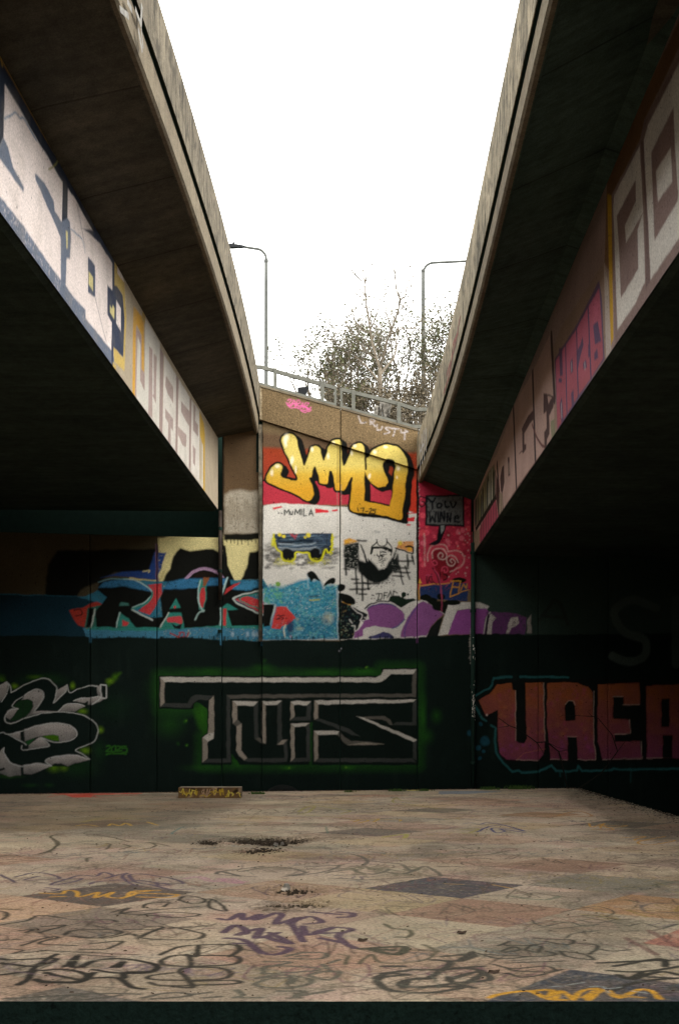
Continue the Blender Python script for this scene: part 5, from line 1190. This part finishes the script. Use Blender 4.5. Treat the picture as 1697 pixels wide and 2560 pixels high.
# ================================================================== railings on the parapet
def rp(x, y, off):
    X, Y, Z = ray_plane(x, y, off); return Vector((float(X), float(Y), float(Z)))
RO = .10
def qv(x, y, off=RO): P = FQ([(x, y)])[0]; return rp(P[0], P[1], off)
def railing(label, rails, posts, ends):
    X0 = qv(*posts[0][:2]); r = empty('railing', (X0.x, X0.y, X0.z-.4), label, 'railing', 'railings on the wall parapet')
    for rl in rails:
        m = MB(); P = [qv(x, y) for x, y in rl]
        for a, b in zip(P[:-1], P[1:]): m.bar(a, b+(b-a).normalized()*.004, .05, .06)
        m.build('rail', M['rail'], r)
    for x, y0, y1, wd in posts:
        a, b = qv(x, y1), qv(x, y0); a.z -= .02
        m = MB(); m.box(a.x-wd/2, a.x+wd/2, a.y-.05, a.y+.045, a.z, b.z); m.build('post', M['rail'], r, bevel=.006)
        m = MB(); m.box(a.x-.07, a.x+.07, a.y-.075, a.y+.07, a.z-.005, a.z+.014); m.build('base_plate', M['rail'], r)
    for x, y0, y1 in ends:
        a, b = qv(x, y1), qv(x, y0); m = MB(); m.box(a.x-.021, a.x+.021, a.y-.02, a.y+.024, a.z-.02, b.z+.022); m.build('end_bar', M['rail'], r)
    return r
railing('grey metal railing on the left half of the sloping wall parapet', [[(-12, 64), (48, 66), (160, 97), (738, 262)], [(-4, 216), (160, 260), (738, 424)]], [(178, 80, 290, .055), (618, 207, 412, .06)], [(740, 262, 426)])
railing('grey metal railing on the right half, bending level at its right end', [[(796, 275), (1330, 408), (1490, 462), (1600, 461)], [(796, 440), (1330, 588), (1455, 622), (1545, 622)]], [(908, 284, 494, .06), (1333, 396, 612, .062)], [(796, 275, 440)])

# ================================================================== street lamps behind the wall
def pt(x, y, Y): a, b = dirpx(x, y); return Vector((a*Y, Y, b*Y+EYE))
ROAD = 5.0
def lamp(Y, base_x, knee, bend, end, head, label):
    b0 = pt(base_x, 1000, Y); r = empty('street_lamp', (b0.x, Y, ROAD), label, 'street lamp', 'street lamps beyond the wall')
    top = pt(*knee, Y); m = MB(); m.tube([(top.x, Y, ROAD), (top.x, Y, ROAD+1.2), (top.x, Y, ROAD+1.25), (top.x, Y, top.z-.6), (top.x, Y, top.z)], [.085, .085, .062, .052, .05], 12); m.build('pole', M['galv'], r, True)
    m = MB(); c = pt(*bend, Y); e = pt(*end, Y); sgn = 1 if e.x > top.x else -1; rad = .28
    P = [(top.x, Y, top.z-.02)]
    zt = c.z
    for k in range(8):
        a = k/7*math.pi/2; P.append((top.x+sgn*rad*(1-math.cos(a)), Y, zt-rad+rad*math.sin(a)))
    P.append((e.x, Y, e.z)); m.tube(P, .034, 10); m.build('arm', M['galv'], r, True)
    m = MB(); m.tube([(top.x, Y, top.z-.05), (top.x, Y, top.z+.02)], .058, 12); m.build('collar', M['galv'], r)
    if True:
        h = e; L = .62*sgn; m = MB()
        prof = [(0, .03, .035), (.12, .06, .05), (.35, .085, .07), (.62, .05, .035)]
        ring = []
        for t, wy, hz in prof:
            x = h.x+sgn*t; z = h.z+.02*t; ring.append([(x, Y-wy, z-hz*.4), (x, Y+wy, z-hz*.4), (x, Y+wy*.8, z+hz), (x, Y-wy*.8, z+hz)])
        vs = [p for q in ring for p in q]; fs = [(i*4+k, i*4+(k+1) % 4, i*4+4+(k+1) % 4, i*4+4+k) for i in range(3) for k in range(4)]+[(3, 2, 1, 0), (12, 13, 14, 15)]
        m.add(vs, fs); m.build('lamp_head', M['black'], r)
        m = MB(); m.tube([(h.x+sgn*.3, Y, h.z+.06), (h.x+sgn*.3, Y, h.z+.13)], .03, 8); m.build('photocell', M['black'], r)
    return r
lamp(36.0, 665.5, (665.5, 650), (650, 621), (612, 617), None, 'grey street lamp with its dark head over the left bridge parapet')
lamp(36.0, 1057.5, (1058, 675), (1070, 656), (1168, 652), None, 'grey street lamp behind the bushes with its arm reaching right')

# ================================================================== bushes and the bare tree on the bank
bank = MB(); bank.add([(-14, wallY(-14, 1.4), 5.0), (14, wallY(14, 1.4), 4.4), (60, 90, 5.2), (-60, 90, 5.4)], [(0, 1, 2, 3)])
tag(bank.build('embankment', M['ground']), kind='structure')
rt = random.Random(21)
def branch(m, p, d, L, r, depth, tips, up=.12, spread=.6, kids=(2, 4), seg=4, gn=5):
    P = [p]; rad = [r]; q = Vector(p); dd = Vector(d).normalized()
    for i in range(seg):
        dd = (dd+Vector((rt.uniform(-1, 1), rt.uniform(-1, 1), rt.uniform(-.6, 1)))*.13+Vector((0, 0, up*.3))).normalized()
        q = q+dd*(L/seg); P.append(q.copy()); rad.append(r*(1-.55*(i+1)/seg))
    m.tube(P, rad, gn if r > .012 else 3, cap=False)
    if depth == 1: tips.append((P, dd))
    if depth == 0: tips.append((P, dd)); return
    for k in range(rt.randint(*kids)):
        i = rt.randint(1, seg); a = Vector((rt.uniform(-1, 1), rt.uniform(-1, 1), rt.uniform(-.3, 1))).normalized()
        branch(m, P[i], (dd*(1-spread*.5)+a*spread), L*rt.uniform(.45, .75), rad[i]*.6, depth-1, tips, up, spread, kids, seg, gn)
    branch(m, P[-1], dd, L*.6, rad[-1], depth-1, tips, up, spread, kids, seg, gn)
def leaves(tips, n, size, spread=.06):
    vs, fs = [], []
    for k in range(n):
        P, dd = rt.choice(tips); q = rt.choice(P[1:])+Vector((rt.gauss(0, spread), rt.gauss(0, spread), rt.gauss(0, spread)))
        a = Vector((rt.gauss(0, 1), rt.gauss(0, 1), rt.gauss(0, .7))).normalized(); b = a.cross(Vector((rt.gauss(0, 1), rt.gauss(0, 1), rt.gauss(0, 1)))).normalized()
        L = size*rt.uniform(.6, 1.3); w_ = L*.32; i = len(vs)
        vs += [q, q+a*L*.5+b*w_, q+a*L, q+a*L*.5-b*w_]; fs.append((i, i+1, i+2, i+3))
    m = MB(); m.add(vs, fs); return m
def shrub(px, py, Y, H, Wd, nl, label, seed, stems=9, leafm='leaf', depth=3):
    rt.seed(seed); b = pt(px, py, Y); base = Vector((b.x, Y, b.z)); r = empty('bush', base, label, 'bush', 'bushes on the bank behind the wall')
    m = MB(); tips = []
    for k in range(stems):
        a = rt.uniform(0, 6.28); sp = rt.uniform(.1, 1)
        branch(m, base+Vector((math.cos(a)*.15, math.sin(a)*.15, -.2)), Vector((math.cos(a)*sp*Wd, math.sin(a)*sp*.7, H*.75)), H*rt.uniform(.45, .62)*math.hypot(1, .4*sp), .026, depth, tips, .25, .75, (2, 4), 4, 4)
    m.build('stems', M['bark'], r)
    h = nl//2
    leaves(tips, nl-h, .06).build('leaves', M[leafm], r)
    leaves(tips, h, .05).build('leaves', M['leaf2'], r)
    return r
shrub(870, 1040, 29.0, 2.0, 1.25, 5200, 'leafy green bush at the left of the clump, in front of the bare tree', 31, 11)
shrub(985, 1075, 30.5, 2.45, 1.3, 5600, 'dense leafy bush directly behind the bare tree trunk', 47, 12)
shrub(1085, 1060, 29.5, 2.4, 1.1, 5600, 'tall leafy bush against the right bridge parapet', 53, 11)
shrub(800, 1010, 28.0, 1.5, 1.3, 2000, 'low thin bush at the left end of the clump behind the railing', 62, 8)
shrub(1010, 1095, 26.5, .8, 1.3, 1800, 'low scrubby bush just behind the right railing', 71, 9, 'leaf2')
shrub(925, 1085, 27.2, 1.15, 1.3, 3600, 'low brown thicket behind the middle of the right railing', 75, 12, 'leaf2')
shrub(1075, 1110, 28.0, 1.5, 1.2, 3800, 'brown green thicket where the railing meets the right parapet', 76, 12, 'leaf2')
shrub(870, 1060, 27.6, .95, 1.2, 2600, 'low thicket behind the end of the left railing', 77, 10, 'leaf')
# bare tree: main leaders laid out in real space, random twigs
FT = Frame(560, 580, 2.529)
def tpt(x, y, Y): P = FT([(x, y)])[0]; return pt(P[0], P[1], Y)
rt.seed(88)
tb = tpt(990, 1120, 27.5); tree = empty('bare_tree', tb, 'tall leafless tree with pale trunk rising out of the bushes', 'tree')
m = MB(); tips = []; mt = MB()
mt.tube([tb-Vector((0, 0, .6)), tpt(988, 1000, 27.5), tpt(986, 930, 27.5), tpt(985, 860, 27.5)], [.05, .046, .042, .038], 8); 
lead = [([(985, 865, 27.5), (960, 790, 27.6), (935, 700, 27.7), (925, 620, 27.8), (905, 500, 27.9), (892, 400, 28), (888, 310, 28), (868, 190, 28)], .03),
        ([(985, 865, 27.5), (1005, 790, 27.4), (1030, 690, 27.3), (1060, 610, 27.2), (1100, 500, 27.1), (1112, 430, 27.0), (1085, 350, 27), (1080, 270, 27)], .027),
        ([(1112, 430, 27), (1150, 400, 26.9), (1190, 320, 26.8), (1200, 280, 26.8)], .012), ([(888, 430, 28), (850, 400, 28.1), (800, 370, 28.2), (772, 350, 28.2)], .012),
        ([(900, 480, 27.9), (850, 460, 27.8), (795, 435, 27.8)], .011), ([(880, 310, 28), (845, 290, 28), (828, 255, 28)], .010), ([(892, 400, 28), (940, 410, 27.9), (965, 350, 27.9)], .012), ([(890, 320, 28), (915, 280, 28), (924, 240, 28)], .009),
        ([(925, 640, 27.8), (870, 620, 27.8), (820, 550, 27.9), (805, 470, 28)], .016), ([(925, 620, 27.8), (960, 530, 27.7), (988, 440, 27.6)], .014), ([(1060, 610, 27.2), (1040, 560, 27.2), (1035, 510, 27.2)], .012),
        ([(1040, 650, 27.2), (1130, 610, 27.2), (1200, 610, 27.3), (1240, 560, 27.3)], .014), ([(960, 800, 27.5), (900, 760, 27.4), (780, 600, 27.4), (760, 560, 27.4)], .016), ([(985, 900, 27.5), (1070, 800, 27.8), (1100, 700, 28)], .03), ([(1095, 520, 27.1), (1125, 480, 27), (1130, 440, 27)], .01),
        ([(700, 700, 28), (700, 640, 28), (693, 580, 28)], .008), ([(985, 950, 27.5), (900, 850, 27.7), (800, 760, 27.9), (700, 700, 28)], .025)]
for P, r0 in lead:
    Q3 = [tpt(*p) for p in P]; n = len(Q3); m.tube(Q3, [r0*(1-.75*i/(n-1)) for i in range(n)], 6, cap=False)
    for i in range(1, n):
        for k in range(rt.randint(1, 3)):
            q = Q3[i-1].lerp(Q3[i], rt.random()); dd = (Q3[i]-Q3[i-1]).normalized(); a = Vector((rt.uniform(-1, 1), rt.uniform(-1, 1), rt.uniform(-.1, 1)))
            branch(m, q, dd*.6+a*.6, rt.uniform(.25, .6), max(.007, r0*.35), 2, tips, .2, .5, (1, 2), 4, 4)
mt.build('trunk', M['bark'], tree, True); m.build('branches', M['bark'], tree)
leaves(tips, 90, .05, .02).build('buds', M['leaf2'], tree)
# pale plastic rags caught in the scrub behind the railing
for (x, y, sc, lb) in ((1135, 495, .30, 'small pale plastic rag snagged behind the lower rail'), (1215, 460, .42, 'larger pale plastic bag hanging in the scrub beside the right post')):
    c = qv(x, y, 1.2); vs = []; fs = []; nn = 9; rt.seed(int(x))
    for i in range(nn):
        for j in range(nn):
            u, v = i/(nn-1)-.5, j/(nn-1)-.5; w_ = (1-abs(u)*1.4)*(.6+.6*(v+.5))
            vs.append(c+Vector((u*sc*w_*1.2+rt.uniform(-.015, .015), rt.uniform(-.05, .05)+.06*math.sin(u*12), v*sc*.9+rt.uniform(-.02, .02)+u*.12)))
    for i in range(nn-1):
        for j in range(nn-1): a = i*nn+j; fs.append((a, a+nn, a+nn+1, a+1))
    mm = MB(); mm.add(vs, fs); o = mm.build('plastic_bag', M['bag'], None, True); tag(o, lb, 'plastic bag')
    so_ = o.modifiers.new('thick', 'SOLIDIFY'); so_.thickness = .004
# small black floodlight standing on the bank behind the left railing
c = qv(432, 292, .8); fl_ = empty('floodlight', (c.x, c.y, 5.2), 'small black wedge shaped floodlight showing above the left railing', 'floodlight')
m = MB(); s_ = .075; m.add([(c.x-s_*1.1, c.y-.05, c.z-s_*1.1), (c.x+s_*.6, c.y-.05, c.z-s_*1.2), (c.x+s_*.7, c.y+.05, c.z-s_*1.2), (c.x-s_*1.1, c.y+.05, c.z-s_*1.1), (c.x-s_*1.1, c.y-.05, c.z+s_*.8), (c.x+s_*1.5, c.y-.05, c.z+s_*1.0), (c.x+s_*1.5, c.y+.05, c.z+s_*1.0), (c.x-s_*1.1, c.y+.05, c.z+s_*.8)],
    [(0, 3, 2, 1), (4, 5, 6, 7), (0, 1, 5, 4), (1, 2, 6, 5), (2, 3, 7, 6), (3, 0, 4, 7)]); m.build('lamp_body', M['black'], fl_)
m = MB(); m.tube([(c.x-.02, c.y, 5.2), (c.x-.02, c.y, c.z-s_)], .014, 8); m.build('stand', M['black'], fl_)

# ================================================================== painted concrete block at the back of the floor
nx = 234; BC = block_paint(nx, 47)
y0 = 1996.5; ax, by = dirpx(446, y0); Yb = EYE/-by; xa_, xb_ = (446-CXP)/FPX*Yb, (602-CXP)/FPX*Yb; hb = (1996.5-1970)/FPX*Yb
blk = empty('concrete_block', ((xa_+xb_)/2, Yb, 0), 'low concrete block covered in yellow scribbles at the foot of the wall', 'block')
u = np.linspace(0, 1, 160); v = np.linspace(0, 1, 34); Ug, Vg = np.meshgrid(u, v)
jag = (vnoise(34, 160, 4, 3)-.5)*.006
V = np.stack([xa_+(xb_-xa_)*Ug, np.full(Ug.shape, Yb)+jag, .004+hb*Vg], -1).reshape(-1, 3); C = BC.sample(Ug*.93, Vg*.185).reshape(-1, 3)
link('painted_face', mesh_np('painted_face', V, grid_faces(34, 160), C), M['paint'], blk)
m = MB(); m.box(xa_, xb_, Yb+.006, Yb+.30, .002, hb+.004); o = m.build('block_body', concrete('block_concrete', (.32, .27, .2), (.2, .16, .12)), blk, bevel=.008)

# ================================================================== tyre lying behind the floor edge
tx = (707-CXP)/FPX*22.55; ty = 22.55+WS*tx+.12
ty_ = empty('tyre', (tx, ty-.0, GZ), 'old black tyre leaning on the foot of the wall behind the floor edge', 'tyre')
m = MB(); ring = []; Rr, rr2 = .29, .085; nn, mm_ = 40, 12; cz = .085-Rr-rr2
for i in range(nn):
    a = 2*math.pi*i/nn
    for j in range(mm_):
        b = 2*math.pi*j/mm_; q = Rr+rr2*math.cos(b); m.v.append((tx+q*math.cos(a), ty+rr2*.8*math.sin(b)+.0, cz+q*math.sin(a)))
for i in range(nn):
    for j in range(mm_): m.f.append((i*mm_+j, ((i+1) % nn)*mm_+j, ((i+1) % nn)*mm_+(j+1) % mm_, i*mm_+(j+1) % mm_))
m.build('tread', M['rubber'], ty_, True)

# ================================================================== weeds, litter, rubble
def tuft(px, py, sc, n, seed, label):
    rt.seed(seed); P = ray_floor(px, py); c = Vector((float(P[0]), min(float(P[1]), fy(float(P[0]))-.03), 0)); vs, fs = [], []
    for k in range(n):
        b = c+Vector((rt.gauss(0, .07*sc), rt.gauss(0, .03), 0)); h = rt.uniform(.02, .065)*sc; d = Vector((rt.uniform(-.5, .5), rt.uniform(-.4, .2), 1)).normalized(); s2 = Vector((.006, 0, 0)); i = len(vs)
        vs += [b-s2, b+s2, b+d*h*.6+s2*.7, b+d*h*.6-s2*.7, b+d*h+Vector((d.x*h*.5, 0, -h*.08))]; fs += [(i, i+1, i+2, i+3), (i+3, i+2, i+4)]
    m = MB(); m.add(vs, fs); o = m.build('grass_tuft', M['grass']); tag(o, label, 'grass', 'grass tufts at the back edge of the floor')
tuft(1222, 1975, 1.2, 90, 1, 'grass tuft at the floor edge below the blue splashes of the orange lettering'); tuft(1297, 1974, 1.5, 130, 2, 'largest grass tuft, at the floor edge below the teal outline')
tuft(640, 1986, .9, 70, 3, 'thin grass tuft just right of the painted concrete block'); tuft(990, 1979, .9, 80, 4, 'small grass tuft on the yellow painted stretch of floor edge'); tuft(870, 1981, .7, 40, 5, 'tiny grass tuft at the floor edge under the wall joint'); tuft(1060, 1978, .8, 60, 6, 'small grass tuft beside the blue painted stretch of floor edge')
def litter(name, label, n, fn, mat, size, flat=.3, seed=1, kind='stuff'):
    rt.seed(seed); vs, fs = [], []
    for k in range(n):
        p = fn(); 
        if p is None: continue
        c = Vector(p); L = size*rt.uniform(.4, 1.4); a = rt.uniform(0, 6.28); e1 = Vector((math.cos(a), math.sin(a), rt.uniform(-.3, .3)))*L; e2 = Vector((-math.sin(a), math.cos(a), rt.uniform(-.3, .3)))*L*rt.uniform(.3, .9); e3 = Vector((0, 0, L*flat)); i = len(vs)
        vs += [c-e1, c+e2*.8, c+e1, c-e2*.7, c-e1*.6+e3, c+e2*.4+e3, c+e1*.5+e3, c-e2*.5+e3]; fs += [(i, i+1, i+5, i+4), (i+1, i+2, i+6, i+5), (i+2, i+3, i+7, i+6), (i+3, i, i+4, i+7), (i+4, i+5, i+6, i+7)]
    m = MB(); m.add(vs, fs); o = m.build(name, mat); tag(o, label, None, None, kind); return o
def inpx(x0, x1, y0, y1, dz=0):
    def f():
        x, y = rt.gauss((x0+x1)/2, (x1-x0)/4.2), rt.gauss((y0+y1)/2, (y1-y0)/4.2); P = ray_floor(x, y); return (float(P[0]), float(P[1]), dz+rt.uniform(-.015, .01))
    return f
litter('moss_and_dirt', 'dark moss and broken crust filling the large pothole', 1100, inpx(560, 800, 2092, 2124, -.02), M['dirt'], .014, .5, 1)
litter('moss_and_dirt', 'dark brown crust in the narrow crack in front of the large pothole', 500, inpx(600, 720, 2120, 2136, -.01), M['dirt'], .013, .5, 2)
litter('moss_and_dirt', 'dead leaves and dirt filling the small pothole', 1500, inpx(665, 800, 2218, 2236, -.03), M['dirt'], .012, .6, 3)
litter('moss_and_dirt', 'dirt in the thin dark puddle below the small pothole', 300, inpx(640, 820, 2258, 2272, -.012), M['moss'], .010, .3, 4)
litter('moss_and_dirt', 'dark crust left of the large pothole', 350, inpx(483, 560, 2100, 2116, -.01), M['dirt'], .012, .6, 5)
for k, (x, y) in enumerate(((705, 2111), (716, 2219), (690, 2113))):
    P = ray_floor(x, y); litter('stone', ['pale stone at the middle of the large pothole', 'pale stone in the small pothole', 'pale chip left of the middle of the large pothole'][k], 1, lambda: (float(P[0]), float(P[1]), -.01), M['bag'], .035, 1, 9+k, None)['category'] = 'stone'
def edge_rub():
    t = rt.random(); Y = 14+9.0*t; return (XF1-abs(rt.gauss(0, .16)), Y, .0)
litter('rubble', 'grit, twigs and chips along the right edge of the floor', 700, edge_rub, plain('grit', (.14, .12, .09), .9), .014, .4, 6)
litter('rubble', 'dark leaf litter along the right edge of the floor', 600, edge_rub, M['dead'], .018, .25, 7)
def anyw(): return (rt.uniform(-6, 4), 5.7+16.5*rt.random()**1.3, .0)
litter('leaf_litter', 'scattered dead leaf fragments and grit on the floor', 1100, anyw, M['dead'], .010, .4, 8)
def backe(): X = rt.uniform(-6.5, 4); return (X, fy(X)-abs(rt.gauss(0, .05)), 0)
litter('leaf_litter', 'dirt and leaf fragments along the back edge of the floor', 900, backe, M['dead'], .018, .5, 12)
# curled dead leaves lying singly
for k, (x, y, lb) in enumerate(((1153, 2335, 'curled dark leaf on the floor right of the centre'), (905, 2354, 'small dark leaf near the purple tag'), (1233, 2434, 'small dark leaf by the near dark square'))):
    P = ray_floor(x, y); c = Vector((float(P[0]), float(P[1]), 0)); m = MB(); n = 7
    for i in range(n):
        t = i/(n-1)-.5; m.v += [(c.x+t*.05, c.y-.014*(1-4*t*t)-.004, .003+.015*t*t), (c.x+t*.05+.006, c.y+.016*(1-4*t*t)+.004, .009+.012*abs(t)), (c.x+t*.05, c.y, .003)]
    for i in range(n-1): a = i*3; m.f += [(a, a+3, a+5, a+2), (a+2, a+5, a+4, a+1)]
    tag(m.build('dead_leaf', M['dead'], None, True), lb, 'leaf', 'single leaves lying on the floor')
# bare dead twigs leaning across the orange lettering
rt.seed(5); bt = rp(1250, 1850, -.25); dry = empty('dead_branch', (float(bt.x), float(bt.y), GZ), 'thin dead branch standing in front of the orange block lettering', 'branch')
def gp(x, y, off=-.22): P = FG([(x, y)])[0]; return rp(P[0], P[1], off)
m = MB()
for P, r_ in (([(760, 960), (730, 800), (690, 640), (600, 570), (530, 575), (455, 520), (380, 470), (325, 450), (250, 395)], .014), ([(325, 455), (250, 467)], .006), ([(530, 575), (560, 620), (590, 670)], .007), ([(690, 640), (760, 630)], .007), ([(690, 640), (710, 690), (735, 720)], .006), ([(600, 570), (680, 610), (750, 628)], .006),
              ([(760, 960), (1000, 800), (1120, 640), (1080, 520), (980, 400), (945, 385)], .012), ([(945, 385), (850, 380), (720, 375)], .007), ([(930, 380), (900, 350), (945, 320)], .005), ([(720, 375), (690, 390)], .004), ([(1120, 640), (1180, 560), (1240, 580)], .006)):
    Q3 = [gp(x, y, -.22+rt.uniform(-.04, .04)) for x, y in P]; n = len(Q3); m.tube(Q3, [r_*(1-.6*i/max(1, n-1)) for i in range(n)], 6)
m.build('twigs', plain('dark_twig', (.015, .013, .01), .9), dry)
# moss growing along the top of the right parapet
rt.seed(14)
def mossp():
    Y = rt.choice([rt.gauss(9.9, .3), rt.uniform(9, 22), rt.uniform(14, 20)]); Y = max(8.6, min(22, Y)); return (float(BR['xo'](Y))+.02+abs(rt.gauss(0, .02)), Y, float(BR['zt'](Y))+rt.uniform(-.01, .012))
litter('moss', 'green moss along the top edge of the right bridge parapet', 1300, mossp, M['moss'], .018, .8, 14)

# spray marks on the bridge parapets
def marks(B, s, lines, w_, col, name, label):
    m = MB(); X0 = lambda Y: float(B['xo'](Y))-s*.031
    for P in lines:
        Q3 = fitline(P, lambda Y: B['xo'](Y)-s*.031); pr = None
        for (y1, z1), (y2, z2) in zip(Q3[:-1], Q3[1:]):
            dy, dz = y2-y1, z2-z1; L_ = math.hypot(dy, dz)+1e-6; ny, nz = -dz/L_*w_/2*1.6, dy/L_*w_/2
            a = [(y1+ny, z1+nz), (y1-ny, z1-nz), (y2-ny, z2-nz), (y2+ny, z2+nz)]
            if pr: a[0], a[1] = pr
            pr = (a[3], a[2]); m.add([(X0(y), y, z) for y, z in a], [(0, 1, 2, 3)])
    o = m.build(name, col, B['root']); o['label'] = label
marks(BR, 1, [[(1150, 790), (1140, 850), (1128, 900), (1120, 950)], [(1145, 830), (1132, 860), (1125, 930), (1108, 985)], [(1125, 905), (1116, 940)]], .05, plain('red_spray', (.16, .05, .035), .8, 0, .6, 20), 'spray_mark', 'faded red spray mark')
marks(BR, 1, [[(1049, 1110), (1050, 1150), (1050, 1190)], [(1054, 1085), (1055, 1160)], [(1059, 1075), (1060, 1150)], [(1050, 1130), (1058, 1110)], [(1064, 1070), (1065, 1130)]], .05, plain('pale_spray', (.34, .33, .33), .8, 0, .6, 20), 'spray_mark', 'pale upright spray strokes')
marks(BL, -1, [[(338, 20), (352, 60), (358, 120)], [(318, 0), (330, 25)], [(355, 10), (352, 60)], [(300, 20), (322, 40)], [(346, 70), (356, 130)]], .04, plain('white_spray', (.2, .19, .17), .8, 0, .6, 20), 'spray_mark', 'pale white spray strokes near the upper end')
